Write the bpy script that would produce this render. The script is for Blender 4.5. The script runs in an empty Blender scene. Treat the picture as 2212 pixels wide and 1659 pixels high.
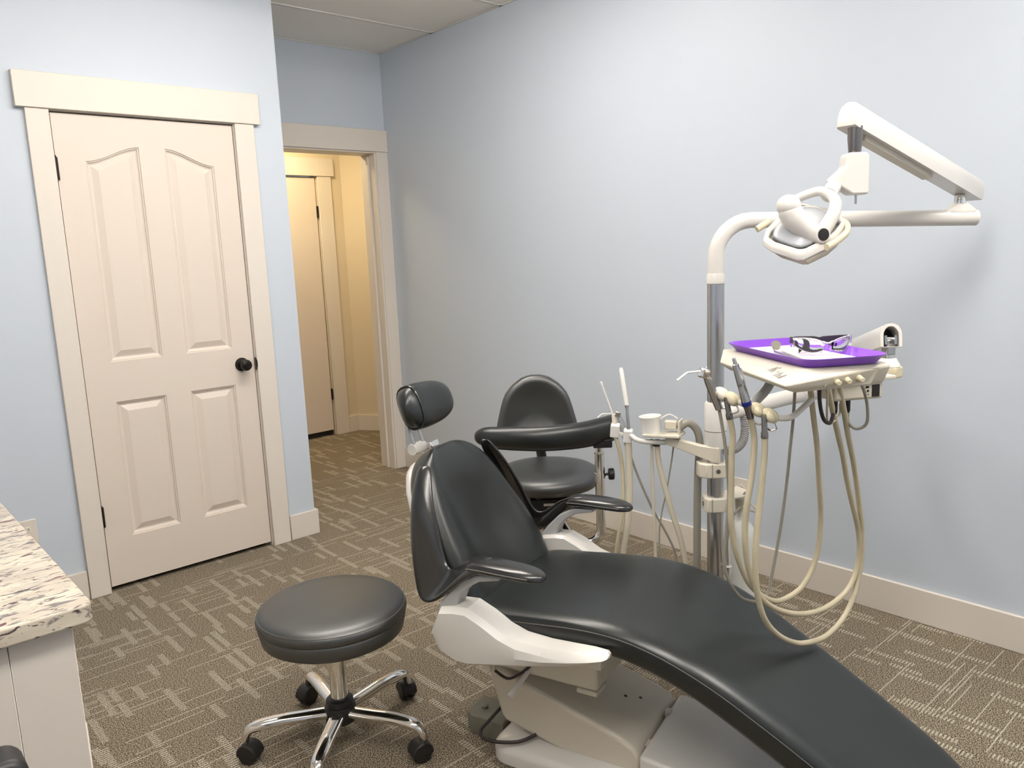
import bpy, bmesh, math, random
from mathutils import Vector, Matrix
random.seed(7)
R = math.radians
scene = bpy.context.scene
COL = scene.collection

# ------------------------------------------------------------------ camera / world / exposure
cam_d = bpy.data.cameras.new('camera')
cam = bpy.data.objects.new('camera', cam_d)
COL.objects.link(cam)
cam.location = (-2.9276, -3.6911, 1.4183)
cam.rotation_euler = (1.4050, 0.0410, -0.7319)
cam_d.sensor_width = 36.0
cam_d.lens = 27.72
cam_d.clip_start = 0.02
scene.camera = cam
scene.view_settings.view_transform = 'Standard'
scene.view_settings.look = 'None'
scene.view_settings.gamma = 1.0
scene.view_settings.use_curve_mapping = False
scene.view_settings.exposure = 0.70
world = bpy.data.worlds.new('world')
scene.world = world
world.use_nodes = True
world.node_tree.nodes['Background'].inputs[0].default_value = (0.8, 0.85, 1.0, 1)
world.node_tree.nodes['Background'].inputs[1].default_value = 0.3
PANEL_EMIT = 12.6      # brightness of the unseen ceiling fixtures, the added ones too
HALL_EMIT = 24.0

# ------------------------------------------------------------------ materials
def _new(name):
    m = bpy.data.materials.new(name)
    m.use_nodes = True
    nt = m.node_tree
    return m, nt, nt.nodes['Principled BSDF']

def mat(name, col, rough=0.5, metal=0.0, spec=0.5, coat=0.0, trans=0.0, ior=1.45, bump=0.0, bscale=200.0, var=0.0, vscale=8.0, alpha=1.0):
    m, nt, b = _new(name)
    b.inputs['Base Color'].default_value = (*col, 1)
    b.inputs['Roughness'].default_value = rough
    b.inputs['Metallic'].default_value = metal
    b.inputs['Specular IOR Level'].default_value = spec
    b.inputs['Coat Weight'].default_value = coat
    b.inputs['Coat Roughness'].default_value = 0.1
    b.inputs['Transmission Weight'].default_value = trans
    b.inputs['IOR'].default_value = ior
    b.inputs['Alpha'].default_value = alpha
    tc = nt.nodes.new('ShaderNodeTexCoord')
    if bump:
        n = nt.nodes.new('ShaderNodeTexNoise')
        n.inputs['Scale'].default_value = bscale
        n.inputs['Detail'].default_value = 3
        nt.links.new(tc.outputs['Object'], n.inputs['Vector'])
        bp = nt.nodes.new('ShaderNodeBump')
        bp.inputs['Strength'].default_value = bump
        bp.inputs['Distance'].default_value = 0.002
        nt.links.new(n.outputs['Fac'], bp.inputs['Height'])
        nt.links.new(bp.outputs['Normal'], b.inputs['Normal'])
    if var:
        n = nt.nodes.new('ShaderNodeTexNoise')
        n.inputs['Scale'].default_value = vscale
        n.inputs['Detail'].default_value = 4
        nt.links.new(tc.outputs['Object'], n.inputs['Vector'])
        r = nt.nodes.new('ShaderNodeValToRGB')
        r.color_ramp.elements[0].position = 0.3
        r.color_ramp.elements[1].position = 0.7
        r.color_ramp.elements[0].color = (*[c * (1 - var) for c in col], 1)
        r.color_ramp.elements[1].color = (*[min(1, c * (1 + var)) for c in col], 1)
        nt.links.new(n.outputs['Fac'], r.inputs['Fac'])
        nt.links.new(r.outputs['Color'], b.inputs['Base Color'])
    return m

def emit(name, col, strength):
    m, nt, b = _new(name)
    b.inputs['Base Color'].default_value = (*col, 1)
    b.inputs['Emission Color'].default_value = (*col, 1)
    b.inputs['Emission Strength'].default_value = strength
    return m

class NT:
    """small helper to write node maths"""
    def __init__(s, nt): s.nt = nt
    def m(s, op, a, b=None, c=None):
        n = s.nt.nodes.new('ShaderNodeMath'); n.operation = op
        for i, v in enumerate((a, b, c)):
            if v is None: continue
            if isinstance(v, (int, float)): n.inputs[i].default_value = v
            else: s.nt.links.new(v, n.inputs[i])
        return n.outputs[0]
    def wn(s, x, y, z=0.0):
        c = s.nt.nodes.new('ShaderNodeCombineXYZ')
        for i, v in enumerate((x, y, z)):
            if isinstance(v, (int, float)): c.inputs[i].default_value = v
            else: s.nt.links.new(v, c.inputs[i])
        w = s.nt.nodes.new('ShaderNodeTexWhiteNoise'); w.noise_dimensions = '3D'
        s.nt.links.new(c.outputs[0], w.inputs['Vector'])
        return w.outputs['Value']
    def mix(s, f, a, b):
        n = s.nt.nodes.new('ShaderNodeMix'); n.data_type = 'RGBA'
        s.nt.links.new(f, n.inputs[0])
        for i, v in ((6, a), (7, b)):
            if isinstance(v, tuple): n.inputs[i].default_value = (*v, 1)
            else: s.nt.links.new(v, n.inputs[i])
        return n.outputs[2]

def carpet_mat():
    m, nt, b = _new('carpet_loop_pile')
    h = NT(nt)
    tc = nt.nodes.new('ShaderNodeTexCoord')
    sp = nt.nodes.new('ShaderNodeSeparateXYZ')
    nt.links.new(tc.outputs['Object'], sp.inputs[0])
    x, y = sp.outputs[0], sp.outputs[1]
    # yarn rows run along x, one row every 11 mm
    row = h.m('FLOOR', h.m('DIVIDE', y, 0.0105))
    rowf = h.m('FRACT', h.m('DIVIDE', y, 0.0105))
    inrow = h.m('LESS_THAN', rowf, 0.46)
    def ladders(colw, frac, seg, thr, seed):
        cx = h.m('DIVIDE', x, colw)
        ci = h.m('FLOOR', cx)
        off = h.m('MULTIPLY', h.wn(ci, seed), 1.0)
        shift = h.m('MULTIPLY', h.wn(ci, h.m('FLOOR', h.m('ADD', h.m('DIVIDE', y, seg), off)), seed + 3.3), 0.97 - frac)
        cf = h.m('SUBTRACT', h.m('FRACT', cx), shift)
        incol = h.m('MULTIPLY', h.m('GREATER_THAN', cf, 0.02), h.m('LESS_THAN', cf, frac))
        sy = h.m('ADD', h.m('DIVIDE', y, seg), off)
        on = h.m('GREATER_THAN', h.wn(ci, h.m('FLOOR', sy), seed + 9.1), thr)
        inseg = h.m('LESS_THAN', h.m('FRACT', sy), 0.86)
        return h.m('MULTIPLY', h.m('MULTIPLY', incol, on), h.m('MULTIPLY', inseg, inrow))
    lad = h.m('MAXIMUM', ladders(0.092, 0.26, 0.20, 0.48, 1.7), ladders(0.12, 0.20, 0.12, 0.64, 31.7))
    # long thin lines along x in single rows
    k = h.m('ADD', h.m('DIVIDE', x, 0.30), h.m('MULTIPLY', h.wn(row, 4.4), 5.0))
    lon = h.m('GREATER_THAN', h.wn(row, h.m('FLOOR', k), 7.7), 0.885)
    lseg = h.m('LESS_THAN', h.m('FRACT', k), 0.8)
    lin = h.m('MULTIPLY', h.m('MULTIPLY', lon, lseg), h.m('LESS_THAN', rowf, 0.34))
    light = h.m('MAXIMUM', lad, lin)
    # mottled yarn
    mp = nt.nodes.new('ShaderNodeMapping'); mp.inputs['Scale'].default_value = (1, 1, 1)
    nt.links.new(tc.outputs['Object'], mp.inputs['Vector'])
    n1 = nt.nodes.new('ShaderNodeTexNoise'); n1.inputs['Scale'].default_value = 270; n1.inputs['Detail'].default_value = 1.5
    n1.inputs['Roughness'].default_value = 0.65
    nt.links.new(mp.outputs[0], n1.inputs['Vector'])
    r = nt.nodes.new('ShaderNodeValToRGB')
    e = r.color_ramp.elements
    e[0].position = 0.40; e[0].color = (0.042, 0.034, 0.024, 1)
    e[1].position = 0.61; e[1].color = (0.41, 0.345, 0.26, 1)
    q = r.color_ramp.elements.new(0.50); q.color = (0.172, 0.142, 0.102, 1)
    nt.links.new(n1.outputs['Fac'], r.inputs['Fac'])
    wear = h.m('MULTIPLY', light, h.m('ADD', 0.16, h.m('MULTIPLY', n1.outputs['Fac'], 0.75)))
    c = h.mix(wear, r.outputs['Color'], (0.62, 0.57, 0.47))
    nt.links.new(c, b.inputs['Base Color'])
    b.inputs['Roughness'].default_value = 0.95
    b.inputs['Specular IOR Level'].default_value = 0.1
    bp = nt.nodes.new('ShaderNodeBump'); bp.inputs['Strength'].default_value = 0.5; bp.inputs['Distance'].default_value = 0.003
    nt.links.new(h.m('ADD', n1.outputs['Fac'], h.m('MULTIPLY', light, 0.3)), bp.inputs['Height'])
    nt.links.new(bp.outputs['Normal'], b.inputs['Normal'])
    return m

def granite_mat():
    m, nt, b = _new('cream_granite')
    h = NT(nt)
    tc = nt.nodes.new('ShaderNodeTexCoord')
    mp = nt.nodes.new('ShaderNodeMapping'); mp.inputs['Rotation'].default_value = (0, 0, R(-10)); mp.inputs['Scale'].default_value = (0.5, 1.35, 1.35)
    nt.links.new(tc.outputs['Object'], mp.inputs['Vector'])
    def noise(sc, det, dist=0.0):
        n = nt.nodes.new('ShaderNodeTexNoise'); n.inputs['Scale'].default_value = sc; n.inputs['Detail'].default_value = det
        n.inputs['Distortion'].default_value = dist
        nt.links.new(mp.outputs[0], n.inputs['Vector']); return n.outputs['Fac']
    def ramp(f, p0, p1, c0=(0, 0, 0), c1=(1, 1, 1)):
        r = nt.nodes.new('ShaderNodeValToRGB'); e = r.color_ramp.elements
        e[0].position = p0; e[1].position = p1; e[0].color = (*c0, 1); e[1].color = (*c1, 1)
        nt.links.new(f, r.inputs['Fac']); return r.outputs['Color']
    base = ramp(noise(14, 4), 0.35, 0.65, (0.60, 0.54, 0.435), (0.45, 0.39, 0.315))
    c = h.mix(ramp(noise(46, 5, 0.8), 0.555, 0.63), base, (0.19, 0.165, 0.155))
    c = h.mix(ramp(noise(80, 5, 1.0), 0.60, 0.645), c, (0.075, 0.05, 0.05))
    c = h.mix(ramp(noise(38, 4, 0.5), 0.62, 0.655), c, (0.13, 0.045, 0.045))
    nt.links.new(c, b.inputs['Base Color'])
    b.inputs['Roughness'].default_value = 0.3
    return m

M = {}
M['wall'] = mat('blue_grey_wall_paint', (0.537, 0.590, 0.662), 0.5, bump=0.06, bscale=350)
M['hallwall'] = mat('tan_hall_paint', (0.66, 0.57, 0.43), 0.6, bump=0.06, bscale=350)
M['trim'] = mat('white_trim_paint', (0.68, 0.625, 0.56), 0.42)
M['door'] = mat('white_door_paint', (0.665, 0.59, 0.52), 0.42, bump=0.03, bscale=120)
M['ceil'] = mat('ceiling_tile_board', (0.90, 0.87, 0.82), 0.9, bump=0.25, bscale=260)
M['grid'] = mat('white_grid_metal', (0.74, 0.72, 0.68), 0.5)
M['carpet'] = carpet_mat()
M['granite'] = granite_mat()
M['vinyl'] = mat('black_vinyl', (0.009, 0.0115, 0.0108), 0.32, spec=0.5, ior=1.6, bump=0.06, bscale=420, var=0.15, vscale=6)
M['vinyl_soft'] = mat('worn_black_vinyl', (0.014, 0.016, 0.015), 0.42, spec=0.5, ior=2.0, bump=0.06, bscale=420, var=0.15, vscale=6)
M['vinyl_glossy'] = mat('stretched_black_vinyl', (0.014, 0.014, 0.0135), 0.24, spec=0.5, ior=1.7, bump=0.35, bscale=22)
M['thread'] = mat('stitching_thread', (0.10, 0.095, 0.085), 0.6)
M['chrome'] = mat('chrome', (0.82, 0.80, 0.77), 0.07, metal=1.0)
M['steel'] = mat('brushed_steel', (0.52, 0.52, 0.53), 0.26, metal=1.0)
M['darksteel'] = mat('dark_steel', (0.26, 0.24, 0.23), 0.25, metal=1.0)
M['white'] = mat('white_enamel', (0.67, 0.645, 0.605), 0.28, coat=0.2)
M['cream'] = mat('cream_plastic', (0.64, 0.59, 0.49), 0.38)
M['ivory'] = mat('ivory_plastic', (0.63, 0.565, 0.40), 0.42)
M['beige'] = mat('beige_enamel', (0.62, 0.565, 0.47), 0.35)
M['armgrey'] = mat('pale_grey_casting', (0.42, 0.42, 0.415), 0.4)
M['hose_tan'] = mat('tan_silicone_hose', (0.50, 0.44, 0.31), 0.38, var=0.10, vscale=14)
M['hose_grey'] = mat('grey_vinyl_hose', (0.30, 0.28, 0.24), 0.42)
M['hose_pale'] = mat('pale_vinyl_hose', (0.58, 0.53, 0.42), 0.4)
M['black'] = mat('black_plastic', (0.014, 0.013, 0.013), 0.42)
M['bronze'] = mat('dark_bronze', (0.022, 0.018, 0.015), 0.3, metal=0.6)
M['purple'] = mat('purple_tray_plastic', (0.235, 0.070, 0.60), 0.34)
M['paper'] = mat('white_paper', (0.72, 0.69, 0.67), 0.8)
M['lilac'] = mat('lilac_paper', (0.56, 0.52, 0.60), 0.8)
M['clear'] = mat('clear_polycarbonate', (1, 1, 1), 0.03, trans=1.0, ior=1.25)
M['frost'] = mat('frosted_lens', (0.56, 0.58, 0.62), 0.25, trans=0.25)
M['milky'] = mat('milky_bottle_plastic', (0.80, 0.80, 0.76), 0.35, trans=0.05)
M['temple'] = mat('smoke_grey_plastic', (0.030, 0.026, 0.034), 0.3)
M['blue'] = mat('blue_anodised_ring', (0.01, 0.02, 0.22), 0.3)
M['cab'] = mat('white_cabinet_paint', (0.62, 0.57, 0.51), 0.45, var=0.015, vscale=5)
M['gunmetal'] = mat('grey_green_cast_metal', (0.20, 0.19, 0.15), 0.5)
M['conduit'] = mat('grey_corrugated_plastic', (0.34, 0.335, 0.33), 0.4)
M['shield'] = mat('translucent_beige_shield', (0.58, 0.53, 0.42), 0.3, trans=0.3)
M['tip'] = mat('bright_white_plastic', (0.80, 0.78, 0.74), 0.35)
M['cable'] = mat('black_cable_rubber', (0.03, 0.02, 0.02), 0.5)
M['socket'] = mat('socket_dark', (0.02, 0.02, 0.02), 0.5)
M['panel'] = emit('ceiling_panel_diffuser', (1.0, 0.945, 0.875), PANEL_EMIT)
M['hallpanel'] = emit('hall_light_diffuser', (1.0, 0.80, 0.48), HALL_EMIT)
M['print'] = mat('faded_grey_print', (0.24, 0.22, 0.20), 0.5)
M['greygrip'] = mat('grey_grip_plastic', (0.30, 0.31, 0.33), 0.4)

# ------------------------------------------------------------------ mesh helpers
class MB:
    def __init__(s): s.v = []; s.f = []
    def add(s, v, f):
        o = len(s.v); s.v += [tuple(p) for p in v]; s.f += [tuple(i + o for i in q) for q in f]; return s
    def box(s, x0, x1, y0, y1, z0, z1):
        v = [(x0, y0, z0), (x1, y0, z0), (x1, y1, z0), (x0, y1, z0), (x0, y0, z1), (x1, y0, z1), (x1, y1, z1), (x0, y1, z1)]
        return s.add(v, [(0, 3, 2, 1), (4, 5, 6, 7), (0, 1, 5, 4), (1, 2, 6, 5), (2, 3, 7, 6), (3, 0, 4, 7)])
    def obox(s, c, ax, ay, az, hx, hy, hz):
        c, ax, ay, az = map(Vector, (c, ax, ay, az)); ax.normalize(); ay.normalize(); az.normalize()
        v = [c + ax * (hx * i) + ay * (hy * j) + az * (hz * k) for k in (-1, 1) for i, j in ((-1, -1), (1, -1), (1, 1), (-1, 1))]
        return s.add(v, [(0, 3, 2, 1), (4, 5, 6, 7), (0, 1, 5, 4), (1, 2, 6, 5), (2, 3, 7, 6), (3, 0, 4, 7)])
    def rings(s, rs, cap=True, closed=True):
        n = len(rs[0]); v = [p for r in rs for p in r]; f = []
        for i in range(len(rs) - 1):
            for j in range(n if closed else n - 1):
                k = (j + 1) % n
                f.append((i * n + j, i * n + k, (i + 1) * n + k, (i + 1) * n + j))
        if cap:
            f.append(tuple(range(n - 1, -1, -1))); f.append(tuple((len(rs) - 1) * n + j for j in range(n)))
        return s.add(v, f)
    def tube(s, path, r, n=12, smooth=0, flat=1.0, cap=True):
        P = [Vector(p) for p in path]
        rr = list(r) if isinstance(r, (list, tuple)) else [r] * len(P)
        if smooth:
            Q, q = [], []
            for i in range(len(P) - 1):
                a, b, c, d = P[max(i - 1, 0)], P[i], P[i + 1], P[min(i + 2, len(P) - 1)]
                for k in range(smooth):
                    t = k / smooth
                    Q.append(0.5 * ((2 * b) + (c - a) * t + (2 * a - 5 * b + 4 * c - d) * t * t + (3 * b - 3 * c + d - a) * t ** 3))
                    q.append(rr[i] * (1 - t) + rr[i + 1] * t)
            Q.append(P[-1]); q.append(rr[-1]); P, rr = Q, q
        T = []
        for i in range(len(P)):
            d = P[min(i + 1, len(P) - 1)] - P[max(i - 1, 0)]
            T.append(d.normalized() if d.length > 1e-9 else (T[-1] if T else Vector((0, 0, 1))))
        up = Vector((0, 0, 1)) if abs(T[0].z) < 0.9 else Vector((1, 0, 0))
        N = (up - T[0] * up.dot(T[0])).normalized(); rs = []
        for i in range(len(P)):
            if i:
                N = N - T[i] * N.dot(T[i])
                N.normalize()
            B = T[i].cross(N)
            rs.append([P[i] + (N * math.cos(2 * math.pi * k / n) + B * (flat * math.sin(2 * math.pi * k / n))) * rr[i] for k in range(n)])
        return s.rings(rs, cap)
    def lathe(s, prof, c=(0, 0, 0), axis=(0, 0, 1), n=24):
        A = Vector(axis).normalized(); c = Vector(c)
        u = Vector((1, 0, 0)) if abs(A.x) < 0.9 else Vector((0, 1, 0))
        u = (u - A * u.dot(A)).normalized(); w = A.cross(u)
        rs = [[c + A * z + (u * math.cos(2 * math.pi * k / n) + w * math.sin(2 * math.pi * k / n)) * max(r, 1e-4) for k in range(n)] for r, z in prof]
        return s.rings(rs, True)
    def prism(s, poly, d0, d1, ax='y'):
        """poly in the plane across ax, extruded d0..d1 along ax"""
        def p(a, b, d): return {'y': (a, d, b), 'x': (d, a, b), 'z': (a, b, d)}[ax]
        return s.rings([[p(a, b, d0) for a, b in poly], [p(a, b, d1) for a, b in poly]], True)
    def ell(s, c, ax, ay, az, n=16, m=10):
        c, ax, ay, az = map(Vector, (c, ax, ay, az)); rs = []
        for i in range(m + 1):
            t = math.pi * (i / m); st = max(math.sin(t), 0.004)
            rs.append([c - az * math.cos(t) + (ax * math.cos(2 * math.pi * k / n) + ay * math.sin(2 * math.pi * k / n)) * st for k in range(n)])
        return s.rings(rs, True)
    def build(s, name, m, parent=None, smooth=False, bevel=0.0, seg=2, sub=0, solid=0.0, angle=40):
        me = bpy.data.meshes.new(name); me.from_pydata(s.v, [], s.f); me.validate()
        bm = bmesh.new(); bm.from_mesh(me); bmesh.ops.recalc_face_normals(bm, faces=bm.faces); bm.to_mesh(me); bm.free()
        o = bpy.data.objects.new(name, me); COL.objects.link(o)
        me.materials.append(M[m] if isinstance(m, str) else m)
        if parent: o.parent = parent
        if solid:
            q = o.modifiers.new('solid', 'SOLIDIFY'); q.thickness = solid; q.offset = 0
        if bevel:
            q = o.modifiers.new('bevel', 'BEVEL'); q.width = bevel; q.segments = seg; q.limit_method = 'ANGLE'; q.angle_limit = R(30)
            q.harden_normals = False
        if sub:
            q = o.modifiers.new('sub', 'SUBSURF'); q.levels = sub; q.render_levels = sub
        if smooth or sub or bevel:
            if sub: me.shade_smooth()
            else: me.shade_smooth(); me.set_sharp_from_angle(angle=R(angle))
        return o

def tag(o, label, cat, group=None):
    o['label'] = label; o['category'] = cat
    if group: o['group'] = group
    return o
def struct(o, label=None):
    o['kind'] = 'structure'
    if label: o['label'] = label
    return o
def empty(name, loc=(0, 0, 0), rz=0.0):
    o = bpy.data.objects.new(name, None); COL.objects.link(o); o.location = loc; o.rotation_euler = (0, 0, rz)
    o.empty_display_size = 0.1
    return o
def offset_poly(P, d):
    n = len(P); out = []
    area = sum(P[i][0] * P[(i + 1) % n][1] - P[(i + 1) % n][0] * P[i][1] for i in range(n))
    sg = 1 if area > 0 else -1
    for i in range(n):
        a, b, c = Vector(P[i - 1]), Vector(P[i]), Vector(P[(i + 1) % n])
        e1 = (b - a).normalized(); e2 = (c - b).normalized()
        n1 = Vector((-e1.y, e1.x)) * sg; n2 = Vector((-e2.y, e2.x)) * sg
        m = n1 + n2
        m = m / max(0.25, m.length_squared) * 2
        out.append(tuple(b + m * d))
    return out
def rrect(x0, x1, y0, y1, r, k=5):
    P = []
    for cx, cy, a0 in ((x1 - r, y0 + r, -90), (x1 - r, y1 - r, 0), (x0 + r, y1 - r, 90), (x0 + r, y0 + r, 180)):
        for i in range(k + 1):
            a = R(a0 + 90 * i / k); P.append((cx + r * math.cos(a), cy + r * math.sin(a)))
    return P

# ================================================================== THE ROOM
HC = 2.688            # ceiling height
WC = -1.081           # end of the wall with the panelled door
YB = 0.747            # wall with the doorway to the hall
X0, Y0 = -4.25, -5.3  # far left wall, wall behind
o = MB().box(X0 - .1, 2.0, Y0 - .1, 3.6, -0.06, 0.0).build('floor', 'carpet'); struct(o)

# right wall
o = MB().box(0.0, 0.12, Y0, YB + .14, 0, HC + .1).build('wall_right', 'wall'); struct(o)
# door wall (with the hole for the door) and its return
DX0, DX1 = -2.0816, -1.3311
b = MB().box(X0, DX0 - .03, 0, .12, 0, HC + .1).box(DX1 + .03, WC, 0, .12, 0, HC + .1).box(DX0 - .03, DX1 + .03, 0, .12, 2.085, HC + .1)
b.box(WC - .12, WC, .12, YB, 0, HC + .1)
struct(b.build('wall_left', 'wall'))
# closet behind the door: plain back so that no light leaks under the door
struct(MB().box(-2.4, -1.21, .60, .64, 0, HC).box(-2.44, -2.40, .12, .64, 0, HC).build('wall_closet', 'wall'))
# back wall with the cased opening
OX0, OX1 = -0.98, -0.085
b = MB().box(WC - .12, OX0, YB, YB + .14, 0, HC + .1).box(OX1, 0.0, YB, YB + .14, 0, HC + .1).box(OX0, OX1, YB, YB + .14, 2.085, HC + .1)
struct(b.build('wall_back', 'wall'))
struct(MB().box(X0 - .12, X0, Y0, .12, 0, HC + .1).build('wall_far_left', 'wall'))
struct(MB().box(X0 - .12, .12, Y0 - .12, Y0, 0, HC + .1).build('wall_front', 'wall'))
# hall behind the opening
HY = 2.02
HB = (0.40, HY)
b = MB().box(-2.4, -0.62, HY, HY + .1, 0, HC).box(.175, HB[0] + .1, HY, HY + .1, 0, HC).box(-.62, .175, HY, HY + .1, 2.07, HC)
struct(b.build('wall_hall_back', 'hallwall'))
dv = Vector((.54, -.84, 0)); nv = Vector((.84, .54, 0))
p0 = Vector((*HB, 0)); p1 = p0 + dv * 1.35
b = MB().rings([[p0, p1, p1 + nv * .1, p0 + nv * .1], [q + Vector((0, 0, HC)) for q in (p0, p1, p1 + nv * .1, p0 + nv * .1)]])
struct(b.build('wall_hall_angle', 'hallwall'))
struct(MB().box(-2.44, -2.40, YB, HY + .1, 0, HC).box(.12, 1.2, YB + .10, YB + .14, 0, HC).box(-2.4, WC - .12, YB, YB + .14, 0, HC).build('wall_hall_side', 'hallwall'))
struct(MB().box(-2.44, 1.6, YB + .14, HY + .3, HC - .2, HC - .1).build('ceiling_hall', 'ceil'))
hl = empty('hall_ceiling_light', (-.35, 1.45, HC - .2))
MB().box(-.32, .32, -.17, .17, -.035, 0).build('housing', 'grid', hl, bevel=.004)
MB().box(-.30, .30, -.15, .15, -.042, -.035).build('diffuser', 'hallpanel', hl)
tag(hl, 'flat warm ceiling light in the hall beyond the doorway', 'ceiling light')

# ceiling: lay-in tiles 1.22 x 0.61 on a grid
ceil = MB().box(X0, .12, Y0, YB, HC + .012, HC + .06).build('ceiling', 'ceil'); struct(ceil)
GX, GY, G0 = 1.22, 0.61, 0.183
xs = [0.0]
while xs[-1] > X0: xs.append(max(X0, xs[-1] - GX))
ys = [YB, G0]
while ys[-1] > Y0: ys.append(max(Y0, ys[-1] - GY))
LIGHTS = {(1, 3): 'white ceiling light fixture above the round rolling stool', (0, 3): 'added unseen ceiling light fixture above the assistant stool',
          (1, 6): 'white ceiling light fixture above the delivery unit and dental chair seat', (2, 6): 'white ceiling light fixture above the black task chair',
          (0, 7): 'added unseen ceiling light fixture along the blue wall past the dental chair foot'}  # this last fixture is added to brighten the right wall
tile_me = {}
cell_list = []
for i in range(len(xs) - 1):
    for j in range(len(ys) - 1):
        xa, xb, ya, yb = xs[i + 1], xs[i], ys[j + 1], ys[j]
        cells = [(xa, xb, (i, j) in LIGHTS)]
        if (i, j) == (0, 3): cells = [(xa, xa + GX / 2, True), (xa + GX / 2, xb, False)]     # half-length fixture added to brighten the alcove, beside a half tile
        cell_list += [(i, j, xa_, xb_, ya, yb, lit) for xa_, xb_, lit in cells]
for i, j, xa, xb, ya, yb, lit in cell_list:
        w, d = xb - xa, yb - ya
        if w < .05 or d < .05: continue
        if lit:
            L = empty('ceiling_light', ((xa + xb) / 2, (ya + yb) / 2, HC))
            MB().box(-w / 2 + .012, w / 2 - .012, -d / 2 + .012, d / 2 - .012, 0.0, .011).build('housing', 'grid', L)
            MB().box(-w / 2 + .035, w / 2 - .035, -.16, .16, -.075, 0.0).build('diffuser', 'panel', L, bevel=.02, seg=3)
            tag(L, LIGHTS[(i, j)], 'ceiling light', 'ceiling light fixtures')
            continue
        key = (round(w, 3), round(d, 3))
        if key not in tile_me:
            t = MB().box(-w / 2 + .011, w / 2 - .011, -d / 2 + .011, d / 2 - .011, .002, .0115).build('ceiling_tile', 'ceil', ceil, bevel=.003, seg=1)
            tile_me[key] = t
        else:
            t = tile_me[key].copy(); COL.objects.link(t)
        t.location = ((xa + xb) / 2, (ya + yb) / 2, HC)
for x in xs:
    MB().box(x - .012, x + .012, Y0, YB, HC - .003, HC + .002).build('grid_bar', 'grid', ceil)
for y in ys:
    MB().box(X0, 0, y - .012, y + .012, HC - .003, HC + .002).build('grid_bar', 'grid', ceil)

# ------------------------------------------------------------------ baseboards
BB = 0.130
struct(MB().box(-.015, 0, Y0, YB - .022, 0, BB).build('baseboard_right', 'trim', bevel=.002, seg=1))
struct(MB().box(DX1 + .006 + .10, WC + .015, -.015, 0, 0, BB).box(WC, WC + .015, 0, YB, 0, BB).build('baseboard_left', 'trim', bevel=.002, seg=1))
struct(MB().box(X0, DX0 - .094, -.015, 0, 0, BB).build('baseboard_far_left', 'trim', bevel=.002, seg=1))
b = MB().box(.30, HB[0], HY - .015, HY, 0, BB)
q0, q1 = p0 - nv * .015, p1 - nv * .015
b.rings([[q0, q1, p1, p0], [q + Vector((0, 0, BB)) for q in (q0, q1, p1, p0)]])
struct(b.build('baseboard_hall', 'trim'))

# ------------------------------------------------------------------ casing round the panelled door
t1 = empty('trim_1'); struct(t1)
MB().box(-2.2056, -1.2008, -.028, 0, 2.0599, 2.1985).build('head_casing', 'trim', t1, bevel=.002, seg=1)
MB().box(DX0 - .092, DX0 - .007, -.020, 0, 0, 2.0599).build('side_casing', 'trim', t1, bevel=.002, seg=1)
MB().box(DX1 + .007, DX1 + .100, -.020, 0, 0, 2.0599).build('side_casing', 'trim', t1, bevel=.002, seg=1)
MB().box(DX0 - .03, DX0 - .004, 0.0, .12, 0, 2.085).box(DX1 + .004, DX1 + .03, 0.0, .12, 0, 2.085).box(DX0 - .004, DX1 + .004, 0, .12, 2.056, 2.085) \
    .box(DX0 - .004, DX0 + .008, .045, .06, 0, 2.056).box(DX1 - .008, DX1 + .004, .045, .06, 0, 2.056).build('jamb', 'trim', t1)

# ------------------------------------------------------------------ the panelled door
DZ0, DZ1 = 0.022, 2.05
YF = 0.002
def arch(xa, xb, za, z_lo, z_hi, hi_right):
    P = [(xa, za), (xb, za)]
    n = 14
    for i in range(n + 1):
        t = i / n                      # right to left
        s = t * t * (3 - 2 * t)
        zr, zl = (z_hi, z_lo) if hi_right else (z_lo, z_hi)
        P.append((xb + (xa - xb) * t, zr + (zl - zr) * s))
    return P
PAN = [arch(-1.971, -1.754, 1.019, 1.864, 1.930, True), arch(-1.646, -1.432, 1.019, 1.864, 1.930, False),
       [(-1.971, .233), (-1.757, .233), (-1.757, .843), (-1.971, .843)], [(-1.646, .233), (-1.434, .233), (-1.434, .843), (-1.646, .843)]]
def inset_panel(P, d):
    if len(P) == 4: return offset_poly(P, d)
    (xa, za), (xb, _) = P[0], P[1]; C_ = P[2:]
    def zc(x):                               # height of the curved top at x (C_ runs right to left)
        for (x1, z1), (x0, z0) in zip(C_, C_[1:]):
            if x0 - 1e-9 <= x <= x1 + 1e-9: return z0 + (z1 - z0) * (x - x0) / (x1 - x0)
        return C_[-1][1]
    n = len(C_) - 1
    return [(xa + d, za + d), (xb - d, za + d)] + [(xb - d + (xa - xb + 2 * d) * i / n, zc(xb - d + (xa - xb + 2 * d) * i / n) - d) for i in range(n + 1)]
door = empty('door_1', (0, 0, 0)); struct(door)
bm = bmesh.new()
def loop(P):
    vs = [bm.verts.new((x, YF, z)) for x, z in P]
    return [bm.edges.new((vs[i], vs[(i + 1) % len(vs)])) for i in range(len(vs))]
E_ = loop([(DX0, DZ0), (DX1, DZ0), (DX1, DZ1), (DX0, DZ1)])
outer = [e.verts[0] for e in E_]
for P in PAN: E_ += loop(P)
bmesh.ops.triangle_fill(bm, use_beauty=True, use_dissolve=False, edges=E_)
bk = [bm.verts.new((v.co.x, YF + .036, v.co.z)) for v in outer]
for i in range(4):
    k = (i + 1) % 4
    bm.faces.new((outer[i], outer[k], bk[k], bk[i]))
bm.faces.new(bk)
bmesh.ops.recalc_face_normals(bm, faces=bm.faces)
me = bpy.data.meshes.new('slab'); bm.to_mesh(me); bm.free()
slab = bpy.data.objects.new('slab', me); COL.objects.link(slab); me.materials.append(M['door']); slab.parent = door
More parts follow.
